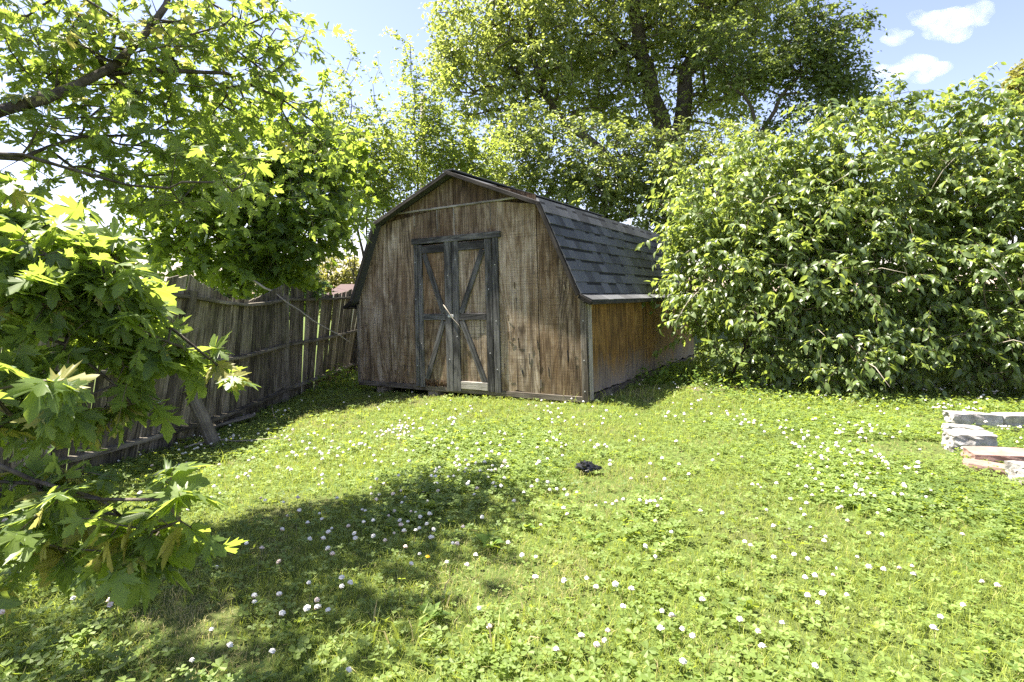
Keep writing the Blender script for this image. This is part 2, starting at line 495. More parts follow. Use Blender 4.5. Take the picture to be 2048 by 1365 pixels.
# ------------------------------------------------------------------ trees
def grow(limbs, attract, step=.35, jit=.12, tip_r=.006, power=2.3, up=.0, minr=None):
    """limbs: list of (polyline, r0, r1, parent limb or None); attract: points that twigs grow out to"""
    nodes_, par, rad = [], [], []
    first = {}
    for li, (pl, r0, r1, pr) in enumerate(limbs):
        pl = np.asarray(pl, float)
        seg = np.linalg.norm(np.diff(pl, axis=0), axis=1); Ls = np.concatenate([[0], np.cumsum(seg)])
        n = max(2, int(Ls[-1] / step) + 1)
        ss = np.linspace(0, Ls[-1], n)
        pts = np.column_stack([np.interp(ss, Ls, pl[:, k]) for k in range(3)])
        if pr is None: prev = -1
        else:
            cand = np.array(nodes_); prev = int(np.argmin(np.linalg.norm(cand - pts[0], axis=1)))
        for i, p in enumerate(pts):
            if i and i < n - 1: p = p + rng.normal(0, jit * .25, 3)
            nodes_.append(p); par.append(prev); rad.append(r0 + (r1 - r0) * i / (n - 1)); prev = len(nodes_) - 1
    n0 = len(nodes_)
    A = np.asarray(attract, float)
    base = np.array(nodes_)
    dist = np.array([np.min(np.linalg.norm(base - a, axis=1)) for a in A])
    cap = n0 + len(A) * 14
    Nn = np.zeros((cap, 3)); Nn[:n0] = base; cnt = n0
    tips = []
    for a in A[np.argsort(dist)]:
        d = np.linalg.norm(Nn[:cnt] - a, axis=1)
        d = d + np.maximum(0, Nn[:cnt, 2] - a[2]) * .6        # prefer to come from below
        j = int(np.argmin(d)); p0 = Nn[j].copy(); Ld = np.linalg.norm(a - p0)
        k = int(min(12, max(1, round(Ld / step))))
        prev = j
        for i in range(1, k + 1):
            s = i / k
            p = p0 + (a - p0) * s
            p[2] += up * Ld * s * (1 - s)
            if i < k: p = p + rng.normal(0, jit * .5, 3)
            if cnt >= cap: break
            Nn[cnt] = p; par.append(prev); rad.append(0.0); prev = cnt; cnt += 1
        tips.append(prev)
    Nn = Nn[:cnt]; par = np.array(par)
    acc = np.zeros(cnt)
    for t in tips: acc[t] += tip_r ** power
    for i in range(cnt - 1, -1, -1):
        if par[i] >= 0: acc[par[i]] += acc[i]
    r = np.maximum(acc, tip_r ** power) ** (1 / power)
    rl = np.zeros(cnt); rl[:n0] = rad[:n0]
    r[:n0] = np.maximum(rl[:n0], 0.6 * np.minimum(r[:n0], rl[:n0] * 1.2))
    for i in range(n0, cnt): r[i] = min(r[i], r[par[i]] * .92)
    return Nn, par, r, np.array(tips), n0

def skeleton_mesh(Nn, par, r, thick=.03, sides=(8, 4), keep=None):
    kids = {}
    for i, p in enumerate(par): kids.setdefault(int(p), []).append(i)
    parts = []
    stack = [(i, None) for i in kids.get(-1, [])]
    while stack:
        i, prv = stack.pop()
        path, rr = ([Nn[prv]], [min(r[prv], r[i] * 1.15)]) if prv is not None else ([], [])
        while True:
            path.append(Nn[i]); rr.append(r[i])
            ks = kids.get(i, [])
            if not ks: break
            ks = sorted(ks, key=lambda q: -r[q])
            for q in ks[1:]: stack.append((q, i))
            i = ks[0]
        if len(path) > 1:
            rr[-1] *= .5
            parts.append(tube(path, rr, sides[0] if max(rr) > thick else sides[1]))
    return merge(parts)

def in_blobs(blobs, n, shell=.55):
    """points in a union of ellipsoids, most of them towards the outside"""
    vol = np.array([b[1][0] * b[1][1] * b[1][2] for b in blobs]) ** .8
    k = rng.choice(len(blobs), n, p=vol / vol.sum())
    u = unit(rng.normal(size=(n, 3)))
    rad = (shell ** 3 + (1 - shell ** 3) * rng.random(n)) ** (1 / 3)
    c = np.array([blobs[i][0] for i in k]); R = np.array([blobs[i][1] for i in k])
    return c + u * R * rad[:, None]

def sprays(tips, outward, ntw, Ltw, nleaf, droop=.3, spread=.9, upb=.1):
    """twigs fanning from branch tips; returns leaf anchors, directions and twig segments"""
    n = len(tips)
    base = np.repeat(tips, ntw, 0); out = np.repeat(outward, ntw, 0)
    d = unit(out + rng.normal(0, spread, base.shape) + np.array([0, 0, upb]))
    Lt = (Ltw if np.isscalar(Ltw) else np.repeat(Ltw, ntw)) * (.5 + .8 * rng.random(len(base)))
    s = (np.arange(nleaf) + .6) / nleaf
    s = np.clip(s[None] + rng.normal(0, .06, (len(base), nleaf)), .05, 1)
    dr = np.array([0, 0, -1.0])
    p = base[:, None] + d[:, None] * (s * Lt[:, None])[..., None] + dr * (droop * Lt[:, None] * s * s)[..., None]
    tw = np.stack([base, base + d * (Lt * .5)[:, None] + dr * (droop * Lt * .25)[:, None], base + d * Lt[:, None] + dr * (droop * Lt)[:, None]], 1)
    side = unit(np.cross(d, np.array([0, 0, 1.0]) + rng.normal(0, .25, d.shape)))
    sg = np.where(np.arange(nleaf) % 2 == 0, 1.0, -1.0)
    ld = d[:, None] * .55 + side[:, None] * sg[None, :, None] * .9 + rng.normal(0, .3, p.shape)
    return p.reshape(-1, 3), unit(ld.reshape(-1, 3)), tw

def leaf_set(p, d, size, var=.35, tilt=.55, hang=.25, keep=None):
    n = len(p)
    d = unit(d + np.array([0, 0, -hang]))
    nrm = unit(np.array([0, 0, 1.0]) + rng.normal(0, tilt, (n, 3)))
    R = frames(d, nrm)
    return p, R, size * (1 + var * (rng.random(n) * 2 - 1)), np.clip(.45 * rng.random(n) + .55 * (vnoise(p[:, 0] + .7 * p[:, 1], p[:, 2], 1.7, 31) * 1.6 - .3), 0, .999)

def twig_mesh(tw, r=.0025):
    parts = [tube(t, [r, r * .8, r * .4], 3) for t in tw]
    return merge(parts)

def make_tree(name, loc, label, limbs, blobs, natt, mat, leaf, size, ntw, Ltw, nleaf, group=None, step=.4, jit=.15, tip_r=.008,
              shell=.55, droop=.3, hang=.3, tilt=.6, twigs=True, singles=0, attract=None, barkm=None, cat='tree', spread=.9, var=.35, upb=.1, twig_r=.0025):
    root = empty(name, loc)
    tag(root, label, cat, group)
    bpy.context.view_layer.update()
    A = in_blobs(blobs, natt, shell) if attract is None else np.concatenate([attract, in_blobs(blobs, natt, shell)]) if natt else attract
    Nn, par, r, tips, n0 = grow(limbs, A, step, jit, tip_r)
    v, t = skeleton_mesh(Nn, par, r)
    outv = unit(Nn[tips] - Nn[np.maximum(par[tips], 0)])
    if callable(Ltw): Ltw = Ltw(Nn[tips])
    p, d, tw = sprays(Nn[tips], outv, ntw, Ltw, nleaf, droop, spread, upb)
    link('trunk', trimesh('trunk', to_local(root, v), t, barkm or M['bark'], smooth=True), root)
    if twigs:
        v2, t2 = twig_mesh(tw, twig_r)
        o = link('twigs', trimesh('twigs', to_local(root, v2), t2, M['twig'], smooth=True), root); o['kind'] = 'stuff'
    Ls = leaf_set(p, d, size(p) if callable(size) else size, var, tilt, hang)
    if singles:
        o = foliage_parts(root, 'crown', leaf, Ls, mat, singles)
        o.matrix_local = root.matrix_world.inverted()
    else:
        o = link('crown', leaves_mesh('crown', leaf, to_local(root, Ls[0]), Ls[1], Ls[2], Ls[3], mat), root)
    return root
def gp(px, py):
    """the point of the ground seen at a pixel"""
    y = 4.0
    for _ in range(40):
        x = (px - 1024) / FPX * y
        y = .5 * y + .5 * (CAM_H - float(ground_z(x, y))) * FPX / (py - YH)
    x = (px - 1024) / FPX * y
    return np.array([x, y, float(ground_z(x, y))])

# ------------------------------------------------------------------ ground
def far_axis(lo, hi, st, ends):
    core = np.arange(lo, hi + 1e-6, st)
    k = np.array([1, 2, 4, 7, 12, 20, 35, 60, 110, 220, 450, 900, 1500])
    return np.concatenate([(lo - k * ends)[::-1], core, hi + k * ends])
gx, gy = far_axis(-9, 10, .25, 1.0), far_axis(-4, 16, .25, 1.0)
GX, GY = np.meshgrid(gx, gy)
nxx, nyy = len(gx), len(gy)
ii = (np.arange(nyy - 1)[:, None] * nxx + np.arange(nxx - 1)[None]).ravel()
gt = np.concatenate([np.stack([ii, ii + 1, ii + nxx + 1], 1), np.stack([ii, ii + nxx + 1, ii + nxx], 1)])
gv = np.stack([GX, GY, ground_z(GX, GY)], -1).reshape(-1, 3)
tag(link('ground', trimesh('ground', gv, gt, M['ground'], smooth=True)), kind='structure')

# ------------------------------------------------------------------ shed
Ur = np.array([-0.85344481, 0.52038606, -0.02881504]); Vv = np.array([0.52060223, 0.85379934, 0.0])
Zr = np.cross(-Ur, Vv); Zr /= np.linalg.norm(Zr)
SH = Matrix(((-Ur[0], Vv[0], Zr[0], 0.877), (-Ur[1], Vv[1], Zr[1], 6.294), (-Ur[2], Vv[2], Zr[2], 0.028), (0, 0, 0, 1)))
shed = empty('garden_shed', mat=SH)
tag(shed, 'old weathered brown gambrel-roofed wooden shed with grey double doors', 'shed')
W_, L_, OH = 3.66, 4.88, 0.15
FOOT, KNEE, PEAK, TIP = (0.012, 1.205), (0.495, 2.290), (1.83, 2.840), (-0.13, 1.125)
def prof(u):
    u = min(u, W_ - u)
    if u < FOOT[0]: return FOOT[1] - .06
    if u < KNEE[0]: return FOOT[1] + (u - FOOT[0]) / (KNEE[0] - FOOT[0]) * (KNEE[1] - FOOT[1]) - .05
    return KNEE[1] + (u - KNEE[0]) / (PEAK[0] - KNEE[0]) * (PEAK[1] - KNEE[1]) - .05
def S(u, v, w): return np.array([-u, v, w])

def front_sheet(u0, u1, w0, w1, seed, t=.014, rag=0.0, name='siding_panel', mat='siding'):
    """a plywood sheet of the front wall, cut to the roof line, with a ragged lower edge"""
    r = np.random.default_rng(seed)
    xs = np.linspace(-u1, -u0, 11 if rag else 2)
    low = [(x, w0 + (abs(r.normal(0, rag)) if 0 < i < len(xs) - 1 else 0)) for i, x in enumerate(xs)]
    top = []
    us = sorted(set([u0, u1] + [k for k in (FOOT[0], KNEE[0], PEAK[0], W_ - KNEE[0], W_ - FOOT[0]) if u0 < k < u1]))
    for u in us: top.append((-u, min(w1, prof(u))))
    return plate(name, low + top, t, M[mat], shed, (0, 0, 0), seed=seed)

g = .006
front_sheet(0.085, .62 - g, .035, 2.385, 1, rag=.012)
front_sheet(.62 + g, 1.165, .035, 2.385, 2, rag=.010)
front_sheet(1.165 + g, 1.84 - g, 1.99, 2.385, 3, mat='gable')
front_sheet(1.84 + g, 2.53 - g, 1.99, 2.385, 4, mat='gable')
front_sheet(2.53, 3.03 - g, .035, 2.385, 5, rag=.016)
front_sheet(3.03 + g, 3.615, .035, 2.385, 6, rag=.006)
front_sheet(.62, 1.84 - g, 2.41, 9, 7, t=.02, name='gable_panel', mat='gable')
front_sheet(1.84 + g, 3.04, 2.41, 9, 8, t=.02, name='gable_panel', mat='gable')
board('gable_strip', S(2.80, -.024, 2.40), S(.84, -.024, 2.40), (0, 0, 1), .026, .018, M['pale_trim'], shed, seed=3)
for u, w0, w1 in ((2.12, 2.09, 2.38), (1.84, 2.02, 2.385), (1.27, 2.10, 2.385), (2.52, 2.2, 2.36)):
    board('sealant_line', S(u, -.016, w0), S(u + .006, -.016, w1), (1, 0, 0), .011, .006, M['pale_trim'], shed, seed=int(u * 100), cham=.001)
# corner boards
board('corner_board', S(.042, -.010, .0), S(.042, -.010, 1.15), (1, 0, 0), .082, .024, M['skid'], shed, seed=11, warp=.002)
board('corner_board', S(-.012, .035, .0), S(-.012, .035, 1.13), (0, 1, 0), .075, .022, M['pale_trim'], shed, seed=12, warp=.002)
board('corner_board', S(3.64, -.010, .02), S(3.64, -.010, 1.15), (1, 0, 0), .05, .024, M['skid'], shed, seed=13, warp=.002)
board('corner_board', S(3.672, .035, .0), S(3.672, .035, 1.13), (0, 1, 0), .075, .022, M['skid'], shed, seed=14)
# side, back and hidden walls
for k in range(4):
    v0, v1 = (.074 if k == 0 else k * 1.22 + g), (k + 1) * 1.22 - g
    r = np.random.default_rng(40 + k)
    xs = np.linspace(v0, v1, 14)
    low = [(x, .055 + abs(r.normal(0, .016))) for x in xs]
    plate('siding_panel', low + [(v1, 1.17), (v0, 1.17)], .012, M['side'], shed, (-.004, 0, 0), (0, 1, 0), (0, 0, 1), coff=(3.0, 1.0, 0.0))
    plate('siding_panel', [(-v1, .04), (-v0, .04), (-v0, 1.17), (-v1, 1.17)], .012, M['siding'], shed, (-W_ + .004, 0, 0), (0, -1, 0), (0, 0, 1), seed=50 + k)
bp = [(0, .04), (W_, .04), (W_, prof(W_)), (W_ - .502, prof(.502)), (1.83, prof(1.83)), (.502, prof(.502)), (0, prof(0))]
plate('back_wall', bp, .014, M['siding'], shed, (0, L_, 0), (-1, 0, 0), (0, 0, 1), seed=60)
# floor frame on blocks
board('rim_joist', S(W_ - .01, -.002, .004), S(.0, -.002, .004), (0, 0, 1), .07, .036, M['skid'], shed, seed=20, segs=6, warp=.003)
board('rim_joist', S(-.002, .03, .008), S(-.002, L_, .008), (0, 0, 1), .085, .036, M['skid'], shed, seed=21, segs=4)
board('rim_joist', S(W_, .03, .008), S(W_, L_, .008), (0, 0, 1), .085, .036, M['skid'], shed, seed=22)
board('shed_floor', S(W_ / 2, .03, .035), S(W_ / 2, L_ - .02, .035), (1, 0, 0), W_ - .06, .02, M['skid'], shed, seed=23)
M['block'] = plain('concrete_block', (.2, .165, .135), .95, (30.0, (.33, .28, .24), .35, .7), .1, (.6, .01))
for u, v, dx, dz in ((3.27, .12, .13, .14), (2.28, .1, .17, .15), (1.3, .2, .16, .09), (.4, .3, .2, .08), (3.2, 2.4, .2, .14), (1.8, 2.4, .2, .12), (.3, 2.4, .2, .08), (3.2, 4.5, .2, .14), (.3, 4.5, .2, .1)):
    board('support_block', S(u, v, -.032 - dz), S(u, v, -.032), (1, 0, 0), dx, .2, M['block'], shed, seed=int(u * 30 + v), cham=.012, ragged=.003)
# roof
M['shingle'] = plain('asphalt_shingle', (.036, .038, .043), .92, (160.0, (.075, .079, .088), .35, .68), .25, (.5, .004))
def shingle_tab_material():
    m, nt, N, P, L = nodes('shingle_tab')
    b = NB(nt)
    tc = b.n('TexCoord').outputs['Object']; ob = b.n('ObjectInfo').outputs['Random']
    n1 = b.noise(tc, 260.0, 3, .7); n2 = b.noise(b.mapping(tc, (3, 12, 3)), 2.0, 3, .6)
    base = b.ramp(ob, [(0, (.065, .068, .075)), (.55, (.135, .142, .155)), (1, (.19, .195, .21))])
    col = b.mix(b.math('MULTIPLY', n1, .7), base, (.03, .031, .034, 1))
    col = b.mix(b.math('MULTIPLY', n2, .4), col, (.055, .05, .046, 1))
    L.new(col, P.inputs['Base Color']); P.inputs['Roughness'].default_value = .9
    P.inputs['Specular IOR Level'].default_value = .3
    L.new(b.bump(n1, .5, .003), P.inputs['Normal'])
    return m
M['tab'] = shingle_tab_material()
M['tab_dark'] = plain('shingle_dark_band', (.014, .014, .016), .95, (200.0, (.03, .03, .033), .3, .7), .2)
for sgn in (1, -1):
    mu = (lambda u: u) if sgn == 1 else (lambda u: W_ - u)
    for (p, q), nm in (((TIP, FOOT), 'eave_deck'), ((FOOT, KNEE), 'roof_deck'), ((KNEE, PEAK), 'roof_deck')):
        a = S(mu(p[0]), 0, p[1]); b2 = S(mu(q[0]), 0, q[1])
        mid = (a + b2) / 2; sl = b2 - a
        nrm = unit(np.cross(sl, (0, 1, 0))); nrm = nrm if nrm[2] > 0 else -nrm
        m0 = mid - nrm * .016
        board(nm, m0 + np.array([0, -OH, 0]), m0 + np.array([0, L_ + .1, 0]), sl, np.linalg.norm(sl) + (.012 if nm == 'roof_deck' else .0), .03, M['shingle'], shed, seed=5)
        # rake board under the front edge
        wb = .05 if nm == 'roof_deck' else .05
        off = -nrm * (wb / 2 + .002)
        if nm == 'roof_deck':
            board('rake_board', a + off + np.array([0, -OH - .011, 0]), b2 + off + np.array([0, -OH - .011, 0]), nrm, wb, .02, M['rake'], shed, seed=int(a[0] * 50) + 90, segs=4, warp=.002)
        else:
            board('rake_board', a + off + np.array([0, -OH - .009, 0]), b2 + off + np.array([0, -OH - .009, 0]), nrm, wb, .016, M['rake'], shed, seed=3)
    # soffit under the front overhang and along the eave
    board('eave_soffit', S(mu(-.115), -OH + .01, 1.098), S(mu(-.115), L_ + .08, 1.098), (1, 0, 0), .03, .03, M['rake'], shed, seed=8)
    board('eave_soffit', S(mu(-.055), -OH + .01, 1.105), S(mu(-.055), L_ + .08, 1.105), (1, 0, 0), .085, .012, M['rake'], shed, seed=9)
ridge = board('ridge_cap', S(1.83, -OH - .005, 2.846), S(1.83, L_ + .1, 2.846), (1, 0, 0), .16, .02, M['shingle'], shed, seed=5)

EXPO = (np.hypot(KNEE[0] - FOOT[0], KNEE[1] - FOOT[1])) / 8
TABW = (.11, .15, .19, .23, .28)
tab_cache = {}
def tab_mesh(w, dark, ln):
    key = (w, dark, round(ln, 3))
    if key not in tab_cache:
        t0, t1 = .0095, .0015
        ys = [0, ln * .58, ln * .76, ln]
        V, F, MI = [], [], []
        for y in ys:
            t = t0 + (t1 - t0) * y / ln
            V += [(0, y, 0), (w, y, 0), (w, y, t), (0, y, t)]
        for i in range(3):
            o = i * 4
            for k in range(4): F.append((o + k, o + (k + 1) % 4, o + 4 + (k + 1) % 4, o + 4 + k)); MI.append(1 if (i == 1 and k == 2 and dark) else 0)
        F += [(3, 2, 1, 0), (12, 13, 14, 15)]; MI += [0, 0]
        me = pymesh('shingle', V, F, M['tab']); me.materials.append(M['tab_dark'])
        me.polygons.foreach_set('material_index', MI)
        tab_cache[key] = me
    return tab_cache[key]
def course(p, q, row, ntot, seed, umap=lambda u: u):
    """one row of shingle tabs on the slope from p up to q"""
    r = np.random.default_rng(seed)
    a = S(umap(p[0]), 0, p[1]); sl = S(umap(q[0]), 0, q[1]) - a; ex = np.linalg.norm(sl) / ntot; s = unit(sl)
    nrm = unit(np.cross((0, 1, 0), s))
    nrm = nrm if nrm[2] > 0 else -nrm
    along = np.cross(s, nrm)                     # right-handed: x=along, y=s, z=nrm
    v = -OH - .006; end = L_ + .1
    while v < end - .05:
        w = float(r.choice(TABW)); w = min(w, end - v)
        w = min(TABW, key=lambda k: abs(k - w))
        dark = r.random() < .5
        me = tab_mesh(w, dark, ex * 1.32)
        o = link('shingle', me, shed)
        vv = v if along[1] > 0 else v + w
        org = a + s * (row * ex + r.normal(0, .0015)) + nrm * .0035 + np.array([0, vv, 0])
        mt = np.eye(4); tilt = .0045 / ex
        yv = unit(s - nrm * tilt); zv = unit(nrm + s * tilt)
        mt[:3, 0], mt[:3, 1], mt[:3, 2], mt[:3, 3] = along, yv, zv, org + nrm * .004
        o.matrix_local = Matrix(mt.tolist())
        v += w + float(r.choice([.0015, .003, .006]))
for row in range(8): course(FOOT, KNEE, row, 8, 200 + row)
course(TIP, FOOT, 0, 1, 220)

# doors
def door(u0, u1, seed, left):
    """one leaf hinged at its outer side: plywood with stiles, rails and two slanting braces"""
    vf = -.020
    dr = plate('door', [(-u1, .03 if not left else .075), (-u0, .03 if not left else .06), (-u0, 1.925), (-u1, 1.925)], .012, M['siding'], shed, (0, -.002, 0), seed=seed)
    def bd(n, a, b, w, m='trim', t=.02, v=vf - .004, sd=0, **k):
        wd = (1, 0, 0) if abs(b[1] - a[1]) > abs(b[0] - a[0]) else (0, 0, 1)
        dx, dz = -(b[0] - a[0]), b[1] - a[1]
        wd = (dz, 0, -dx)
        return board(n, S(a[0], v, a[1]), S(b[0], v, b[1]), wd, w, t, M[m], dr, seed=seed * 10 + sd, warp=.002, segs=3, ragged=.002, **k)
    outer, inner = (u1 - .042, u0 + .058) if left else (u0 + .052, u1 - .055)
    wo, wi = (.078, .112) if left else (.10, .108)
    bd('stile', (outer, .012), (outer, 1.93), wo, sd=1)
    bd('stile', (inner, -.01), (inner, 1.945), wi, sd=2)
    oi = outer + (-wo / 2 if left else wo / 2); ii_ = inner + (wi / 2 if left else -wi / 2)
    gap = .002 if oi < ii_ else -.002
    bd('rail', (oi + gap, 1.865), (ii_ - gap, 1.865), .105, sd=3)
    bd('rail', (oi + gap, .955), (ii_ - gap, .955), .082, sd=4)
    if not left: bd('rail', (oi + gap, .075), (ii_ - gap, .075), .10, 'pale_trim', sd=5)
    k = -1 if left else 1
    bd('brace', (oi + k * .035, 1.80), (ii_ - k * .03, 1.005), .078, sd=6, t=.018)
    bd('brace', (ii_ - k * .035, .905), (oi + k * .045, .13 if not left else .12), .078, sd=7, t=.018, m='trim' if left else 'trim')
    return dr
dL = door(1.895, 2.468, 5, True)
dR = door(1.262, 1.888, 6, False)
board('door_header', S(2.56, -.028, 1.985), S(1.125, -.028, 1.975), (0, 0, 1), .078, .03, M['trim'], shed, seed=31, segs=3, warp=.002)
board('door_jamb', S(2.505, -.024, .022), S(2.503, -.024, 1.944), (1, 0, 0), .058, .022, M['trim'], shed, seed=32, segs=3, warp=.002)
board('door_jamb', S(1.208, -.024, .012), S(1.206, -.024, 1.935), (1, 0, 0), .088, .022, M['trim'], shed, seed=33, segs=3, warp=.002)
# rotten kick strip under the left leaf
M['rot'] = plain('rotten_wood', (.05, .03, .022), .95, (45.0, (.22, .13, .08), .4, .7), .1, (1.0, .02))
pr = np.random.default_rng(9)
for i in range(16):
    u = 2.36 - i * .022 + pr.normal(0, .008)
    board('splinter', S(u, -.012 - pr.random() * .012, .02 + pr.random() * .03), S(u - pr.normal(0, .02), -.02 - pr.random() * .02, .085 + pr.random() * .04), (1, 0, .3), .016, .005, M['rot'], dL, seed=i, cham=.001)
M['metal'] = plain('galvanised_metal', (.42, .43, .43), .45, (60.0, (.6, .6, .58), .4, .7), .5)
hasp = board('hasp', S(1.955, -.040, .97), S(1.868, -.040, .966), (0, 0, 1), .038, .006, M['metal'], shed, seed=1)
board('staple', S(1.90, -.044, .985), S(1.90, -.044, .95), (1, 0, 0), .012, .02, M['metal'], hasp, seed=2, cham=.002)
v_, t_ = tube([S(2.02, -.052, 1.118), S(1.94, -.056, 1.025), S(1.87, -.056, .935), S(1.79, -.048, .86), S(1.74, -.044, .79)], [.006, .007, .006, .005, .003], 6)
link('latch_stick', trimesh('latch_stick', v_, t_, M['dead'], smooth=True), shed)
# curled veneer and splits on the right-hand sheets
for i in range(34):
    u = float(pr.choice([.16, .3, .42, .62, .75, .9, 1.05, 2.7, 2.9, 3.0])) + pr.normal(0, .03); w = .1 + pr.random() ** 1.6 * 1.4
    ln = .03 + pr.random() * .12
    board('veneer_sliver', S(u, -.0165, w), S(u + pr.normal(0, .004), -.017 - pr.random() * .012, w + ln), (1, 0, 0), .006 + pr.random() * .012, .003, M['siding' if i % 3 else 'skid'], shed, seed=300 + i, cham=.0005)
for (u, w, d) in ((.856, .278, .03), (.64, .62, .05), (.25, .5, .06), (.5, .3, .05), (2.75, .25, .05), (3.3, .9, .04)):
    board('split', S(u, -.0150, w - d), S(u + .006, -.0150, w + d), (1, 0, 0), .008 if u != .856 else .018, .004, M['tab_dark'], shed, seed=int(u * 99), cham=.001, ragged=.008)
# nail heads
nail = None
for u, w in [(.045, .1), (.045, .45), (.045, .9), (1.21, .3), (1.21, .9), (1.21, 1.6), (2.505, .3), (2.505, 1.2), (2.505, 1.7), (1.31, .5), (1.31, 1.3), (2.42, .6), (2.42, 1.4), (1.95, .4), (1.95, 1.5), (1.82, .7), (1.82, 1.7)]:
    if nail is None:
        nv, nt_ = tube([(0, 0, 0), (0, -.004, 0)], [.007, .006], 7)
        nail = trimesh('nail_head', nv, nt_, M['metal'])
    o = link('nail_head', nail, shed); o.location = S(u, -.035 if u > 1 else -.0225, w)

# ------------------------------------------------------------------ fence
fence = empty('wooden_fence', (-3.25, 5.2, float(ground_z(-3.25, 5.2))))
tag(fence, 'leaning grey weathered board fence with scalloped top along the yard', 'fence')
FO = np.array(fence.location)
POST = [((-3.46, 2.30), (.0, .0)), ((-3.26, 5.16), (.16, .17)), ((-3.23, 7.85), (.0, .0)), ((-3.02, 10.45), (.12, .38)), ((-2.75, 12.9), (.0, .0))]
def fpos(i, q, h, off=0.0):
    """point on panel i at fraction q, height h, off metres towards the yard"""
    (b0, l0), (b1, l1) = POST[i], POST[min(i + 1, len(POST) - 1)]
    b = np.array(b0) * (1 - q) + np.array(b1) * q; l = np.array(l0) * (1 - q) + np.array(l1) * q
    d = unit(np.array(b1) - np.array(b0)); nrm = np.array([d[1], -d[0]])
    p = b + l * h / 1.5 + nrm * off
    return np.array([p[0], p[1], float(ground_z(b[0], b[1])) + h]) - FO
fr = np.random.default_rng(12)
for i in range(4):
    b0, b1 = np.array(POST[i][0]), np.array(POST[i + 1][0])
    Lp = np.linalg.norm(b1 - b0); nb = int(Lp / .142)
    d = unit(b1 - b0); wdir = (d[0], d[1], 0)
    for k in range(nb):
        q = (k + .5) / nb + fr.normal(0, .0015)
        if i == 2 and k in (4, 7): q += .006
        top = 1.50 + .17 * max(0, abs(2 * q - 1) - .15) ** 1.2 + fr.normal(0, .006)
        if i == 1: top -= .05 * math.sin(math.pi * q)
        lean = fr.normal(0, .006)
        a = fpos(i, q, -.02, -.012); b = fpos(i, q + lean, top, -.012)
        if i == 2: b = fpos(i, q + lean + .01, top, -.012)
        board('board', a, b, wdir, Lp / nb - (.004 + abs(fr.normal(0, .004))), .015, M['fence'], fence, seed=1000 + i * 50 + k, warp=.003, segs=3, skew=.35 * (1 if q > .5 else -1) * (abs(2 * q - 1) > .15), cham=.002)
    for h, sag in ((1.44, .05 if i == 1 else .02), (.80, .02), (.17, .015)):
        for s0, s1 in ((0, .5), (.5, 1)):
            pa, pb = fpos(i, s0, h - (sag if s0 else 0), .022), fpos(i, s1, h - (0 if s1 == 1 else sag), .022)
            if s1 == 1: pb = pa + (pb - pa) * .985
            if s0 == 0: pa = pa + (pb - pa) * .02
        # one rail per span, bent at the middle
        pa, pm, pb = fpos(i, .015, h, .028), fpos(i, .5, h - sag, .028), fpos(i, .985, h, .028)
        V, G, F = [], [], []
        path = [pa, pa * .5 + pm * .5 + np.array([0, 0, -sag * .25]), pm, pm * .5 + pb * .5 + np.array([0, 0, -sag * .25]), pb]
        for j, p in enumerate(path):
            for y, z in ((-.04, -.018), (.04, -.018), (.043, 0), (.04, .018), (-.04, .018)):
                V.append(p + np.array([d[1] * y, -d[0] * y, z + fr.normal(0, .0015)])); G.append((y + h * 9, z + i, j * Lp / 4 + i * 3))
        for j in range(4):
            for k in range(5): F.append((j*5+k, j*5+(k+1) % 5, j*5+5+(k+1) % 5, j*5+5+k))
        F += [tuple(range(4, -1, -1)), tuple(20 + k for k in range(5))]
        link('rail', pymesh('rail', V, F, M['rail'], attrs={'gc': np.array(G)}), fence)
for i in range(5):
    i2, q2 = (i, 0.0) if i < 4 else (3, 1.0)
    a, b = fpos(i2, q2, -.05, .035), fpos(i2, q2, 1.50, .035)
    board('post', a, b, (0, 1, 0), .085, .085, M['rail'], fence, seed=70 + i, segs=3, warp=.003, cham=.006)

prop = empty('prop_board', (-2.77, 5.22, float(ground_z(-2.77, 5.22))))
pb_ = board_mesh('prop_board', (0, 0, -.02), (-.30, .08, .55), (.3, 1, .1), .13, .04, M['rail'], seed=81, segs=3, warp=.004, ragged=.006)
po = link('prop_board', pb_); po.location = prop.location; bpy.data.objects.remove(prop)
tag(po, 'short grey board propped slantwise against the leaning fence post', 'board')
a, b = gp(395, 874), gp(505, 842)
me = board_mesh('fallen_plank', a * 0, b - a + np.array([0, 0, .01]), (0, 1, 0), .09, .03, M['rail'], seed=82, segs=3, warp=.004)
o = link('fallen_plank', me); o.location = a + np.array([0, 0, .06]); tag(o, 'fallen grey plank lying in clover beside the fence', 'plank')

def stick(name, pts, r0, r1, label, mat='dead', cat='branch'):
    pts = np.array(pts); o0 = pts[0].copy()
    n = 10
    s = np.linspace(0, 1, len(pts)); ss = np.linspace(0, 1, n)
    path = np.column_stack([np.interp(ss, s, pts[:, k]) for k in range(3)]) + np.random.default_rng(int(abs(o0[0]) * 100)).normal(0, r0 * .6, (n, 3))
    v, t = tube(path - o0, np.linspace(r0, r1, n), 6)
    o = link(name, trimesh(name, v, t, M[mat], smooth=True)); o.location = o0
    return tag(o, label, cat)
stick('dead_branch', [at(505, 560, 7.65), at(545, 585, 7.62), at(625, 640, 7.8), at(705, 686, 8.0)], .016, .008, 'long bare dead branch slanting down from the fence top to the shed')
up_ = np.array([0, 0, .03])
stick('fallen_twig', [gp(368, 908) + up_ * 2, gp(430, 893) + up_ * 2, gp(480, 895) + up_ * 2, gp(560, 890) + up_ * 2], .009, .005, 'thin curved dead twig lying on clover in front of the prop board', cat='twig')
stick('fallen_twig', [gp(543, 826) + up_ * 3, gp(548, 842) + up_ * 2, gp(558, 855) + up_], .005, .003, 'small bent twig sticking out of grass by the middle fence panel', cat='twig')
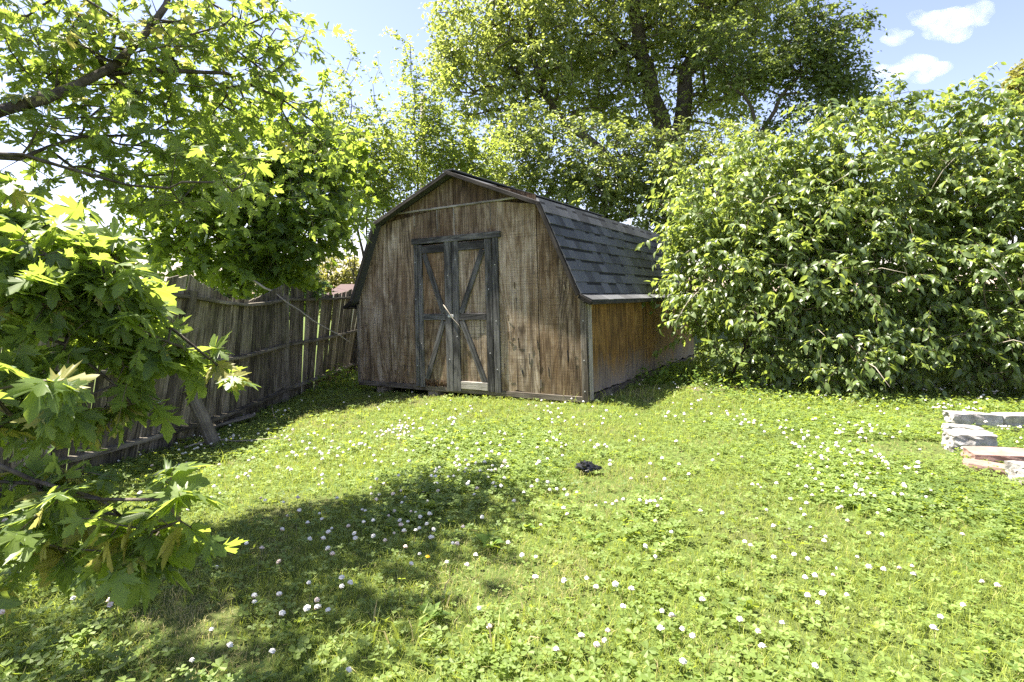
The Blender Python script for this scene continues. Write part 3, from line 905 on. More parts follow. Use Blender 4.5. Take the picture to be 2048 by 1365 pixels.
stick('fallen_twig', [gp(545, 890) + up_, gp(570, 885) + up_, gp(588, 872) + up_ * 1.5], .005, .002, 'short pale twig at the sunny edge of the fence shade', cat='twig')

# ------------------------------------------------------------------ stones, rubbish
M['stone'] = plain('pale_stone', (.2, .185, .17), .9, (9.0, (.46, .44, .42), .36, .62), .2, (.7, .03))
M['pink'] = plain('pink_stone', (.20, .12, .10), .9, (7.0, (.32, .215, .185), .35, .65), .2, (.5, .02))
def rock(name, ctr, dims, rz, mat, label, seed, rough=.09, group='stones edging the bed by the shrubs'):
    r = np.random.default_rng(seed)
    n = 7
    V, idx, F = [], {}, []
    lin = np.linspace(-.5, .5, n)
    def vid(p):
        k = tuple(np.round(p, 4))
        if k not in idx: idx[k] = len(V); V.append(np.array(p))
        return idx[k]
    for ax in range(3):
        for sg in (-.5, .5):
            for i in range(n - 1):
                for j in range(n - 1):
                    q = []
                    for (aa, bb) in ((lin[i], lin[j]), (lin[i+1], lin[j]), (lin[i+1], lin[j+1]), (lin[i], lin[j+1])):
                        p = [0, 0, 0]; p[ax] = sg; p[(ax+1) % 3] = aa; p[(ax+2) % 3] = bb; q.append(vid(p))
                    F.append(q if sg > 0 else q[::-1])
    V = np.array(V)
    rr = np.linalg.norm(V, axis=1, keepdims=True); V = V * (1 - .22 * np.clip(rr - .55, 0, 1))     # knock the corners off
    ph = r.random(6) * 6; kf = r.normal(0, 4.5, (6, 3))
    disp = sum(np.sin(V @ kf[i] + ph[i]) for i in range(6))[:, None] / 6
    V = V * (1 + rough * 2.2 * disp) + r.normal(0, rough * .18, V.shape)
    dims = (dims[0], dims[1], dims[2] * 1.25)
    V = V * np.array(dims)
    V[:, 2] += dims[2] * .5
    o = link(name, pymesh(name, V, F, mat))
    o.location = ctr; o.rotation_euler = (r.normal(0, .04), r.normal(0, .04), rz)
    return tag(o, label, 'stone', group)
P_ = lambda x, y: tuple(gp(x, y))
rock('stone', P_(1942, 856), (.40, .17, .11), -.15, M['stone'], 'long flat whitish stone at the far corner of the stone edging', 1)
rock('stone', P_(1925, 868), (.30, .14, .06), -.2, M['stone'], 'thin pale stone slab in front of the long corner stone', 2)
rock('stone', P_(1934, 888), (.16, .16, .09), .3, M['stone'], 'small white stone resting behind the pitted grey block', 7)
rock('stone', P_(1936, 903), (.30, .20, .12), -.25, M['stone'], 'chunky pitted white-grey stone beside the pink slabs', 3, .09)
rock('stone', P_(2004, 932), (.42, .24, .085), -.35, M['pink'], 'flat pinkish stone slab lying on the lawn at the bed edge', 4, .03)
rock('stone', P_(1990, 948), (.34, .18, .05), -.5, M['pink'], 'lower pink slab half sunk in grass beneath the pinkish one', 5, .03)
rock('stone', P_(2040, 858), (.42, .18, .11), -.05, M['stone'], 'pale stone block cut by the right edge of the picture, behind', 6)
rock('stone', P_(2052, 966), (.16, .16, .10), .2, M['stone'], 'small white stone at the right edge, nearest to the viewer', 8, .09)

M['plastic'] = plain('black_plastic', (.012, .012, .014), .32, None, .6)
bv = []
br_ = np.random.default_rng(4)
nu, nv2 = 22, 12
for i in range(nv2 + 1):
    th = math.pi * i / nv2
    for j in range(nu):
        p_ = 2 * math.pi * j / nu
        d = np.array([math.sin(th) * math.cos(p_), math.sin(th) * math.sin(p_), math.cos(th)])
        k = 1 + .28 * math.sin(d[0] * 9 + d[1] * 7) * math.sin(d[2] * 8 + 1) + br_.normal(0, .09)
        q = d * k * np.array([.075, .045, .035])
        if d[0] > .3: q *= np.array([1.25, .6, .6])
        bv.append(q + np.array([0, 0, .035]))
bf = [(i*nu+j, (i+1)*nu+j, (i+1)*nu+(j+1) % nu, i*nu+(j+1) % nu) for i in range(nv2) for j in range(nu)]
o = link('plastic_scrap', pymesh('plastic_scrap', bv, bf, M['plastic'])); o.location = gp(1175, 949) + np.array([0, 0, .015]); o.rotation_euler = (0, 0, -.15)
tag(o, 'small crumpled black plastic scrap lying on the open lawn', 'litter')

# ------------------------------------------------------------------ far background
M['wall'] = plain('house_wall', (.5, .46, .40), .9)
M['roofb'] = plain('brown_roof', (.075, .05, .046), .9, (14.0, (.115, .082, .076), .35, .7), .2)
M['glass'] = plain('window_glass', (.03, .04, .05), .08, None, .5)
hz = float(ground_z(-7, 31))
house = empty('neighbour_house', (-6.2, 31, hz)); tag(house, 'low neighbouring house with brown shingle roof seen over the fence', 'house')
bpy.context.view_layer.update()
def hb(n, x0, x1, y0, y1, z0, z1, m, par=None):
    V = [(x, y, z) for z in (z0, z1) for y in (y0, y1) for x in (x0, x1)]
    F = [(0, 1, 3, 2)[::-1], (4, 5, 7, 6), (0, 1, 5, 4), (1, 3, 7, 5), (3, 2, 6, 7), (2, 0, 4, 6)]
    return link(n, pymesh(n, V, F, m), par or house)
he_ = 1.12 - hz
hb('wall', -3.7, 4.2, 0, 5, -.3, he_, M['wall'])
win = hb('window', -2.6, -1.4, -.06, -.01, .9, he_ - .3, M['wall']); hb('pane', -2.5, -1.5, -.075, -.062, 1.0, he_ - .4, M['glass'], win)
win = hb('window', 1.0, 2.2, -.06, -.01, .9, he_ - .3, M['wall']); hb('pane', 1.1, 2.1, -.075, -.062, 1.0, he_ - .4, M['glass'], win)
V = [(-4.1, -.5, he_ - .06), (4.6, -.5, he_ - .06), (4.6, 2.5, he_ + .62), (-4.1, 2.5, he_ + .62), (4.6, 5.5, he_ - .06), (-4.1, 5.5, he_ - .06)]
V2 = [(x, y, z - .14) for x, y, z in V]
F = [(0, 1, 2, 3), (3, 2, 4, 5), (6, 9, 8, 7), (9, 11, 10, 8), (0, 6, 7, 1), (5, 4, 10, 11), (0, 3, 9, 6), (3, 5, 11, 9), (1, 7, 8, 2), (2, 8, 10, 4)]
link('roof', pymesh('roof', V + V2, F, M['roofb']), house)
M['white'] = plain('gutter_white', (.7, .7, .68), .6)
hb('gutter', -4.1, 4.6, -.6, -.505, he_ - .2, he_ - .08, M['white'])

pole = empty('utility_pole', (at(846, 300, 24)[0], 24, float(ground_z(-3.8, 24)))); tag(pole, 'bare wooden utility pole rising behind the saplings left of the roof peak', 'utility pole')
bpy.context.view_layer.update()
pz = at(846, 190, 24)[2] - pole.location.z
v_, t_ = tube([(0, 0, -.3), (0, 0, pz * .5), (0, 0, pz)], [.15, .13, .11], 10)
link('post', trimesh('post', v_, t_, M['dead'], smooth=True), pole)
board('crossarm', (-.9, .12, pz - .5), (.9, .12, pz - .5), (0, 0, 1), .1, .08, M['dead'], pole, seed=4)
for sx in (-.8, .8):
    v_, t_ = tube([(sx, .12, pz - .45), (sx, .12, pz - .33)], [.04, .03], 7)
    link('insulator', trimesh('insulator', v_, t_, M['glass'], smooth=True), pole)
M['cable'] = plain('cable', (.25, .25, .26), .6)
px0 = np.array(pole.location)
for k, (sx, end) in enumerate(((-.8, at(480, 560, 42)), (.8, at(480, 577, 42)))):
    s = np.linspace(0, 1, 14)[:, None]
    st = px0 + np.array([sx, .12, pz - .33])
    path = st + (end - st) * s - np.array([0, 0, 2.2]) * (4 * s * (1 - s)) * .35
    v_, t_ = tube(path - st, [.012] * 14, 4)
    o = link('power_cable', trimesh('power_cable', v_, t_, M['cable'])); o.location = st
    tag(o, ('upper' if k == 0 else 'lower') + ' thin grey cable sagging from the utility pole past the far trees', 'cable', 'overhead cables')
# ------------------------------------------------------------------ trees
def clump(px, py, d, r, n):
    c = at(px, py, d)
    if d < 2.5: n, r = max(1, int(round(n * .95))), r * .95
    if d > 2.5: n, r = max(3, int(n * .85)), r * 1.15
    u = unit(rng.normal(size=(n, 3))) * (rng.random((n, 1)) ** (1 / 2.2))
    return c + u * np.array([r, r, r * .75])

# silver maple whose boughs hang into the picture from the left; its trunk stands just outside the frame
TB = np.array([-2.85, 1.25, float(ground_z(-2.85, 1.25))])
z3 = lambda z: TB + np.array([.0, .05, z])
limbs = [
    ([TB - [0, 0, .1], z3(1.0), z3(2.2), z3(3.6) + [.1, .3, 0], z3(5.2) + [-.1, .8, 0]], .17, .05, None),
    ([z3(1.5), at(-80, 262, 2.45), at(0, 226, 2.75), at(130, 186, 3.0), at(215, 150, 3.2), at(300, 60, 3.4), at(345, -30, 3.6)], .042, .018, 0),
    ([at(215, 150, 3.2), at(330, 138, 3.4), at(455, 150, 3.6), at(560, 200, 3.9), at(660, 275, 4.2)], .016, .005, 1),
    ([z3(1.35), at(-60, 330, 2.4), at(60, 310, 2.8), at(180, 272, 3.1), at(310, 262, 3.4)], .022, .006, 0),
    ([z3(1.3), at(-60, 300, 2.2), at(40, 312, 2.4), at(150, 350, 2.6), at(250, 372, 2.8), at(340, 378, 3.0)], .018, .005, 0),
    ([z3(2.4), at(100, -90, 3.2), at(330, -60, 3.6), at(480, 40, 3.9)], .035, .008, 0),
    ([z3(1.05), at(-110, 470, 1.75), at(30, 505, 1.7), at(150, 540, 1.65), at(250, 590, 1.7), at(340, 655, 1.8), at(440, 735, 1.9)], .016, .004, 0),
    ([z3(1.0), at(-140, 610, 1.6), at(30, 640, 1.6), at(140, 700, 1.6), at(230, 770, 1.65)], .014, .004, 0),
    ([z3(.8), at(-170, 860, 1.4), at(20, 960, 1.4), at(180, 1000, 1.38), at(330, 1000, 1.3)], .013, .004, 0),
    ([z3(.9), at(-150, 740, 1.25), at(-40, 790, 1.1), at(20, 830, 1.05)], .01, .004, 0),
    ([z3(3.0), z3(4.4) + [-1.3, .6, 0]], .06, .02, 0), ([z3(2.6), z3(4.0) + [.5, -1.0, 0]], .06, .02, 0), ([z3(3.2), z3(4.8) + [.1, 1.6, 0]], .05, .02, 0),
]
A = np.concatenate([clump(*c) for c in [
    (60, 30, 3.1, .55, 34), (180, 40, 3.3, .5, 34), (300, 40, 3.5, .5, 34), (420, 50, 3.7, .5, 32), (520, 70, 3.9, .4, 24), (570, 140, 4.0, .3, 12),
    (130, 130, 3.2, .4, 20), (60, 190, 3.0, .4, 16), (300, 180, 3.4, .45, 30), (430, 200, 3.7, .45, 30), (540, 230, 4.0, .4, 24), (630, 260, 4.2, .35, 16), (690, 290, 4.3, .25, 9),
    (60, 300, 2.9, .3, 14), (180, 270, 3.1, .35, 20), (330, 290, 3.3, .4, 24), (300, 350, 3.2, .3, 14), (420, 350, 3.5, .4, 18), (480, 340, 2.6, .16, 8),
    (560, 20, 4.0, .25, 9), (400, 120, 3.5, .4, 18), (230, 120, 3.2, .35, 14), (330, 400, 3.2, .25, 8), (640, 400, 3.6, .16, 6),
    (60, 440, 1.75, .17, 8), (150, 510, 1.65, .2, 12), (60, 540, 1.7, .22, 12), (250, 540, 1.7, .14, 7), (290, 560, 1.7, .10, 4), (120, 610, 1.7, .24, 14), (230, 630, 1.75, .18, 10),
    (60, 680, 1.65, .24, 14), (180, 690, 1.7, .2, 10), (290, 680, 1.8, .14, 6), (340, 715, 1.85, .10, 5), (440, 745, 1.92, .05, 2),
    (130, 770, 1.65, .2, 9), (230, 800, 1.7, .12, 5), (60, 820, 1.6, .16, 7),
    (20, 790, 1.05, .07, 2), (30, 480, 1.5, .12, 5),
    (40, 1010, 1.45, .14, 6), (150, 1030, 1.4, .14, 7), (230, 1060, 1.32, .12, 5), (320, 1030, 1.3, .07, 3), (340, 985, 1.3, .04, 2), (270, 1090, 1.35, .06, 3), (60, 1090, 1.45, .15, 6), (120, 960, 1.45, .1, 4),
]])
over = np.concatenate([in_blobs([((-3.1, 2.85, 4.3), (.85, .35, .35))], 60, .1), in_blobs([((-2.95, 3.35, 4.3), (1.0, .6, .4))], 75, .1), in_blobs([((-4.0, 1.1, 5.0), (1.1, 1.2, .8))], 40, .3)])  # unseen boughs; the two lower clusters are added to shade the lawn
make_tree('maple_tree', tuple(TB), 'silver maple hanging over the yard from the left, sharply lobed bright leaves', limbs, None, 0, M['maple'], 'maple', lambda p: .068 - .006 * sstep(1.9, 2.6, p[:, 1]), 2, lambda t: np.clip(.065 * t[:, 1], .06, .26), 4,
          attract=np.concatenate([A, over]), singles=300, step=.2, jit=.05, tip_r=.0032, droop=.35, hang=.45, tilt=.5, spread=.8, var=.4, upb=.05, twig_r=.0018)

# young many-stemmed maple behind the fence
b0 = np.array([-3.95, 8.7, float(ground_z(-3.95, 8.7))])
limbs = [([b0 - [0, 0, .1], b0 + [.02, 0, 1.4], b0 + [.1, .1, 3.6], b0 + [.1, .2, 4.6]], .06, .012, None)]
for dx, dy, h in ((-1.2, .1, 3.0), (-.7, -.2, 3.6), (.35, -.1, 3.6), (1.0, .2, 3.2), (-1.6, .1, 2.4), (.2, .6, 3.9)):
    limbs.append(([b0 + [0, 0, .3], b0 + [dx * .35, dy * .3, 1.5], b0 + [dx * .8, dy, h]], .03, .008, 0))
fm = [((c[0], c[1], c[2]), r) for c, r in [(at(500, 380, 8.6), (1.25, 1.1, 1.1)), (at(400, 410, 8.7), (1.0, 1.0, .9)), (at(600, 400, 8.7), (.9, .9, .9)), (at(520, 280, 8.8), (1.1, 1.0, .8)), (at(470, 500, 8.5), (1.1, .9, .6)), (at(560, 500, 8.6), (.8, .8, .6)), (at(650, 330, 8.8), (.7, .7, .6)), (at(330, 450, 8.8), (.7, .7, .6)), (at(500, 548, 8.4), (.7, .6, .35))]]
make_tree('young_maple_tree', tuple(b0), 'dense dark-centred young maple with several stems behind the fence', limbs, fm, 520, M['fence_maple'], 'maple_lo', .125, 3, .4, 6, step=.3, tip_r=.004, shell=.25, singles=300, hang=.4, tilt=.5)

# airy saplings left of the roof peak
def sapling(base, stems, blobs, n, label, tall=(), name='sapling', mat='sapling', size=.095):
    base = np.array(base); limbs = []
    for i, (pts, r0) in enumerate(stems):
        limbs.append(([base] + [np.array(p) for p in pts], r0, .008, None if i == 0 else 0))
    att = [in_blobs(blobs, n, .2)]
    for (p0, p1, k) in tall:
        s = np.linspace(0, 1, k)[:, None]; att.append(np.array(p0) + (np.array(p1) - np.array(p0)) * s + rng.normal(0, .08, (k, 3)))
    return make_tree(name, tuple(base), label, limbs, None, 0, M[mat], 'simple', size, 4, .45, 7, attract=np.concatenate(att), step=.35, tip_r=.005, hang=.25, tilt=.8, group='trees behind the fence and shed')
D = 12.5
g_ = lambda px, d: (at(px, 300, d)[0], d, float(ground_z(at(px, 300, d)[0], d)))
sapling(g_(735, D), [([at(725, 480, D), at(690, 330, D), at(700, 180, D)], .045), ([at(735, 420, D), at(740, 250, D)], .03), ([at(700, 470, D), at(650, 400, D)], .02), ([at(700, 520, D), at(690, 470, D), at(665, 455, D)], .015)],
        [(at(700, 330, D), (.75, .8, .9)), (at(760, 350, D), (.8, .8, .9)), (at(720, 420, D), (.9, .8, .7)), (at(680, 470, D), (.5, .5, .35)), (at(680, 250, D), (.5, .6, .7)), (at(740, 270, D), (.5, .5, .5))], 300,
        'airy pale green sapling with bare lower stems between fence and shed', [(at(690, 240, D), at(708, 95, D), 12), (at(770, 280, D), at(752, 140, D), 7)])
D = 13.5
sapling(g_(845, D), [([at(835, 420, D), at(830, 280, D), at(820, 90, D)], .05), ([at(860, 380, D), at(900, 250, D)], .03), ([at(800, 400, D), at(790, 300, D)], .03)],
        [(at(830, 290, D), (1.0, .9, .8)), (at(800, 370, D), (1.0, .9, .7)), (at(880, 300, D), (.9, .9, .7)), (at(930, 350, D), (.9, .9, .8)), (at(840, 210, D), (.6, .6, .7)), (at(870, 240, D), (.5, .5, .4)), (at(960, 300, D), (.7, .7, .7))], 380,
        'slender light green sapling reaching highest just left of the roof peak', [(at(840, 220, D), at(808, 75, D), 14), (at(870, 200, D), at(890, 150, D), 5)])

# big tree behind the shed
D = 18.0
b0 = np.array([at(1345, 300, D)[0], D, float(ground_z(at(1345, 300, D)[0], D))])
T0 = at(1345, 330, D)
limbs = [([b0 - [0, 0, .1], at(1345, 480, D), T0, at(1305, 200, D), at(1285, 120, D), at(1262, 0, D), at(1255, -160, D)], .5, .12, None),
         ([T0, at(1365, 240, D), at(1375, 150, D), at(1400, 60, D), at(1420, -60, D), at(1450, -200, D)], .32, .1, 0),
         ([at(1345, 420, D), at(1230, 330, 17.5), at(1130, 245, 17), at(1087, 190, 17), at(1062, 110, 17), at(1050, 20, 17)], .2, .05, 0),
         ([at(1087, 190, 17), at(1040, 160, 17), at(980, 130, 17)], .08, .03, 2), ([at(1090, 195, 17), at(1060, 80, 16.6), at(1030, 40, 16.5)], .07, .03, 2),
         ([at(1285, 120, D), at(1190, 40, D), at(1150, 0, D)], .12, .04, 0), ([at(1400, 60, D), at(1520, -20, D), at(1600, -90, D)], .12, .04, 1),
         ([at(1375, 150, D), at(1470, 90, D), at(1550, 60, D)], .1, .03, 1), ([at(1345, 330, D), at(1250, 360, 17.5), at(1150, 380, 17)], .1, .03, 0)]
bl = [(at(950, 60, 17), (1.3, 2.0, 1.5)), (at(960, 160, 17), (1.3, 1.8, 1.2)), (at(1040, 40, 17), (1.6, 2, 1.6)), (at(1060, 150, 17), (1.5, 2, 1.2)), (at(1150, 60, D), (1.9, 2.2, 1.7)), (at(1180, 170, D), (1.6, 2, 1.2)),
      (at(1270, 60, D), (1.8, 2.2, 1.7)), (at(1240, 220, D), (1.6, 1.8, 1.1)), (at(1430, 120, D), (1.8, 2.2, 1.5)), (at(1500, 40, D), (1.7, 2, 1.6)), (at(1370, 0, D), (1.8, 2.2, 1.7)), (at(1100, -80, D), (2.4, 2.6, 1.8)), (at(1300, -120, D), (2.6, 2.8, 2)), (at(1480, -90, D), (2.2, 2.6, 1.8)),
      (at(1000, 240, 17), (1.2, 1.5, .8)), (at(1420, 220, D), (1.3, 1.5, .8)), (at(900, 130, 17), (.7, 1, .8))]
make_tree('broad_tree', tuple(b0), 'biggest tree, broad crown and forked dark trunk towering behind the shed', limbs, bl, 2300, M['big'], 'simple', .15, 4, .62, 7, group='trees behind the fence and shed', step=.7, jit=.2, tip_r=.012, shell=.3, tilt=.8, hang=.35, twigs=False)

D = 14.6
b0 = np.array([at(1210, 300, D)[0], D, float(ground_z(at(1210, 300, D)[0], D))])
limbs = [([b0, at(1210, 450, D), at(1200, 350, D)], .14, .04, None), ([at(1210, 450, D), at(1090, 400, D)], .06, .02, 0), ([at(1210, 450, D), at(1330, 400, D)], .06, .02, 0)]
bl = [(at(1030, 330, D), (1.1, 1.2, 1.0)), (at(1110, 330, D), (1.2, 1.2, 1.2)), (at(1200, 330, D), (1.2, 1.3, 1.2)), (at(1290, 350, D), (1.3, 1.3, 1.3)), (at(1380, 350, D), (1.3, 1.3, 1.3)), (at(1150, 410, D), (1.4, 1.2, 1.0)), (at(1280, 430, D), (1.5, 1.2, 1.0)), (at(1400, 430, D), (1.4, 1.2, 1.2)), (at(980, 380, D), (.9, 1, .8)), (at(1060, 260, D), (.8, 1, .6)), (at(1460, 330, D), (1.0, 1.1, 1.1))]
make_tree('understory_tree', tuple(b0), 'low leafy tree mass directly behind the shed roof ridge', limbs, bl, 1000, M['under'], 'simple', .125, 4, .45, 7, group='trees behind the fence and shed', step=.5, tip_r=.008, shell=.4, tilt=.8, hang=.4, twigs=False)

D = 15.5
b0 = np.array([at(1516, 300, D)[0], D, float(ground_z(at(1516, 300, D)[0], D))])
F0 = at(1516, 285, D)
limbs = [([b0, at(1517, 400, D), F0, at(1545, 225, D), at(1562, 190, D), at(1600, 150, D), at(1660, 90, D)], .12, .03, None),
         ([F0, at(1508, 240, D), at(1495, 200, D), at(1455, 170, D)], .06, .03, 0), ([at(1562, 190, D), at(1620, 185, D), at(1700, 190, D)], .04, .02, 0), ([at(1600, 150, D), at(1600, 90, D), at(1580, 20, D)], .04, .02, 0)]
bl = [(at(1600, 120, D), (.8, 1, .7)), (at(1660, 130, D), (.8, .9, .6)), (at(1640, 60, D), (.7, .9, .7)), (at(1690, 60, D), (.5, .6, .35)), (at(1690, 180, D), (.7, .8, .5)), (at(1620, 190, D), (.8, .8, .45)), (at(1560, 140, D), (.8, .9, .7)), (at(1490, 150, D), (.7, .8, .6)), (at(1440, 90, D), (.7, .8, .7)), (at(1590, 30, D), (.6, .7, .6)), (at(1650, 240, D), (.7, .7, .35)), (at(1730, 215, D), (.4, .5, .25)), (at(1550, 250, D), (.5, .6, .3)), (at(1725, 40, D), (.35, .4, .25))]
make_tree('slim_tree', tuple(b0), 'slim forked tree with dark leaves above the shrubs, near the clouds', limbs, bl, 620, M['right'], 'simple', .12, 3, .5, 8, group='trees behind the fence and shed', step=.4, tip_r=.007, shell=.2, tilt=.7, hang=.4)

def far_tree(px, py, d, r, n, mat, label, size=.3):
    c = at(px, py, d); gz = float(ground_z(c[0], d)); b0 = np.array([c[0], d, gz])
    make_tree('far_tree', tuple(b0), label, [([b0, (c + b0) / 2, c], .18 * r / 2, .05, None)], [(c, (r, r, r * .85)), (c + [r * .4, 0, -r * .4], (r * .8, r, r * .7)), (c + [-r * .4, 0, -r * .3], (r * .7, r, r * .7)), (c + [0, 0, -r * .9], (r * .9, r * .9, r * .6))], n, M[mat], 'simple', size, 4, r * .25, 6,
              group='far trees beyond the fence', step=1.0, jit=.2, tip_r=.02, shell=.5, tilt=.8, twigs=False)
far_tree(590, 562, 42, 1.9, 260, 'far_green', 'round dark green far tree seen over the middle fence panel')
far_tree(684, 556, 48, 2.6, 330, 'far_yellow', 'yellowish far tree above the brown neighbouring roof')
far_tree(470, 560, 46, 3.0, 300, 'far_green', 'far green tree mostly hidden behind the young maple')
far_tree(2075, 150, 22, .9, 260, 'far_yellow', 'sunlit yellow-green treetop at the right edge above the shrubs', .16)
far_tree(60, 520, 40, 2.6, 260, 'far_green', 'far tree behind the maple leaves at the left edge')

# ------------------------------------------------------------------ shrubs on the right
def shrub(base, blobs, natt, label, tall, stems, skirt=()):
    base = np.array([base[0], base[1], float(ground_z(base[0], base[1]))])
    limbs = []
    for i, p in enumerate(stems):
        b = base + np.array([rng.normal(0, .12), rng.normal(0, .12), -.03]) if i else base
        limbs.append(([b, b * .45 + np.array(p) * .55 + np.array([0, 0, .25]), np.array(p)], .035 - .002 * i, .01, None))
    att = [in_blobs(blobs, int(natt * 1.35), .5)]
    for p0, p1, k in tall:
        s = np.linspace(0, 1, k)[:, None]; att.append(np.array(p0) + (np.array(p1) - np.array(p0)) * s + rng.normal(0, .04, (k, 3)))
    A = np.concatenate(att); A = A[A[:, 2] > .12]
    # keep clear of the shed wall and roof
    q = A - np.array([.877, 6.294, .028]); lx = q @ -Ur; ly = q @ Vv
    A = A[(lx > .22) | (ly < -.3) | (ly > L_ + .3)]
    root = make_tree('shrub', tuple(base), label, limbs, None, 0, M['shrub'], 'ovate', .095, 3, .42, 10, attract=A, group='shrubs along the right side of the yard', cat='shrub', barkm=M['twig'],
                     step=.25, jit=.06, tip_r=.0035, droop=.45, hang=.75, tilt=.5, spread=.75, singles=300, var=.45, upb=.15)
    for k in range(9):                          # a few bare pale twigs among the leaves
        c, r = blobs[k % len(blobs)]
        u = unit(np.array([rng.normal(0, .6), -1.0, rng.normal(0, .5)])); p0 = np.array(c) + u * np.array(r) * .8
        d = unit(u + rng.normal(0, .6, 3)); ln = .35 + .35 * rng.random()
        path = np.array([p0, p0 + d * ln * .5 + [0, 0, .03], p0 + d * ln + [0, 0, -.06]])
        if path[:, 2].min() < .1: continue
        v, t = tube(path, [.006, .005, .002], 5)
        link('bare_twig', trimesh('bare_twig', to_local(root, v), t, M['dead'], smooth=True), root)
    return root
shrub((3.55, 8.2), [((3.35, 8.1, 1.45), (1.15, 1.05, 1.3)), ((3.2, 8.3, 2.3), (1.0, 1.0, 1.0)), ((4.0, 8.4, 2.5), (1.1, 1.0, 1.1)), ((3.5, 7.3, .9), (.9, .6, .85)), ((2.75, 7.75, 1.6), (.55, .6, .75)), ((4.2, 7.5, 1.5), (.9, .8, 1.1))], 520,
      'leafy shrub pressing its branches against the shed side wall', [(at(1420, 430, 8.2), at(1352, 320, 8.2), 5), (at(1380, 470, 7.9), at(1300, 392, 7.9), 5), (at(1500, 350, 8.3), at(1480, 275, 8.3), 4)],
      [(3.2, 8.1, 1.6), (4.0, 8.4, 2.3), (2.8, 7.9, 1.6), (3.5, 7.4, 1.0), (3.4, 8.3, 2.6)])
shrub((5.3, 8.0), [((5.2, 7.8, 1.7), (1.2, 1.1, 1.5)), ((5.2, 8.0, 2.9), (1.15, 1.1, 1.05)), ((4.8, 7.1, 1.0), (1.0, .65, .95)), ((5.9, 7.1, 1.3), (.9, .7, 1.2)), ((4.4, 7.9, 2.2), (.8, .9, 1.0)), ((4.3, 6.75, .5), (.7, .35, .45))], 560,
      'tall arching shrub in the middle of the hedge row, above the lawn edge', [(at(1720, 280, 7.9), at(1700, 205, 7.9), 5), (at(1820, 260, 7.8), at(1822, 165, 7.8), 6), (at(1780, 250, 7.9), at(1790, 190, 7.9), 4), (at(1590, 300, 8), at(1560, 255, 8), 4), (at(1660, 260, 7.9), at(1650, 215, 7.9), 4)],
      [(5.2, 7.8, 2.2), (4.6, 7.4, 1.4), (5.8, 7.4, 1.6), (5.1, 8.0, 3.0), (4.5, 8.0, 2.3)])
shrub((6.9, 7.5), [((6.7, 7.4, 1.8), (1.2, 1.1, 1.6)), ((6.8, 7.5, 3.0), (1.2, 1.1, 1.0)), ((6.2, 6.7, 1.2), (.85, .6, 1.1)), ((7.2, 6.6, 1.6), (1.0, .7, 1.4)), ((6.2, 7.4, 2.7), (.8, .9, 1.0)), ((5.6, 6.55, .5), (.7, .35, .45)), ((8.0, 7.2, 2.2), (1.2, 1.2, 1.8))], 600,
      'dense shrub at the right edge, dark below, behind the stones', [(at(1950, 240, 7.4), at(1962, 165, 7.4), 5), (at(2030, 250, 7.2), at(2040, 175, 7.2), 5), (at(1900, 250, 7.4), at(1905, 195, 7.4), 4)],
      [(6.7, 7.4, 2.2), (6.2, 7.0, 1.4), (7.2, 6.9, 1.8), (6.8, 7.5, 3.0), (7.8, 7.3, 2.4)])

# ------------------------------------------------------------------ lawn
def inside_yard(x, y, m=0.0):
    q0, q1 = x - .877, y - 6.294
    lx = q0 * -Ur[0] + q1 * -Ur[1]; ly = q0 * Vv[0] + q1 * Vv[1]
    fx = np.interp(y, [2.3, 5.16, 7.85, 10.45], [-3.46, -3.26, -3.23, -3.02])
    return ~((lx > -3.62 + m) & (lx < -.03 - m) & (ly > .06 + m)) & (x > fx + .03)

def lawn_points(n, ymax=9.6, pw=1.25, y0=1.5):
    yy = np.linspace(y0, ymax, 600)
    w = (1.9 * yy + 1.8) * np.minimum(1, (2.4 / yy) ** pw); c = np.cumsum(w); c /= c[-1]
    y = np.interp(rng.random(n), c, yy)
    x = (rng.random(n) * 2 - 1) * (.95 * y + .9)
    k = inside_yard(x, y); return x[k], y[k]

def clover_amount(x, y):
    """0 grass .. 1 clover"""
    c = .55 * vnoise(x, y, .8, 1) + .3 * vnoise(x, y, 2.3, 2) + .15 * vnoise(x, y, 6, 5)
    c = c + .16 * sstep(-.6, -2.2, x) + .15 * sstep(1.2, 3.5, x) - .30 * sstep(4.8, 6.3, y) * sstep(2.6, 1.2, x) - .06
    return sstep(.36, .62, c)
def dryness(x, y):
    d = sstep(.6, .8, .6 * vnoise(x, y, 1.1, 8) + .4 * vnoise(x, y, 3.7, 9))
    for cx, cy_, r in ((gp(1215, 985)[0], gp(1215, 985)[1], .38), (gp(1010, 1165)[0], gp(1010, 1165)[1], .30), (gp(1430, 790)[0], gp(1430, 790)[1], .35)):
        d = np.maximum(d, .85 * np.exp(-((x - cx) ** 2 + (y - cy_) ** 2) / r ** 2))
    return d

def blades(x, y, h, wd, lean, rnd, dry, z0=None):
    n = len(x)
    a = rng.random(n) * 2 * math.pi; d = np.stack([np.cos(a), np.sin(a), np.zeros(n)], 1)
    b2 = rng.random(n) * 2 * math.pi; s = np.stack([np.cos(b2), np.sin(b2), np.zeros(n)], 1)
    z = ground_z(x, y) - .004 if z0 is None else z0
    p = np.stack([x, y, z], 1); up = np.array([0, 0, 1.0])
    l = (lean * h)[:, None]; hh = h[:, None]; w = wd[:, None]
    m = p + up * hh * .55 + d * l * .3; t = p + up * hh * (1 - .35 * (lean[:, None])) + d * l
    V = np.stack([p - s * w, p + s * w, m - s * w * .8, m + s * w * .8, t], 1).reshape(-1, 3)
    T = (np.array([(0, 1, 3), (0, 3, 2), (2, 3, 4)])[None] + (np.arange(n) * 5)[:, None, None]).reshape(-1, 3)
    return V, T, np.repeat(rnd, 5), np.repeat(dry, 5)

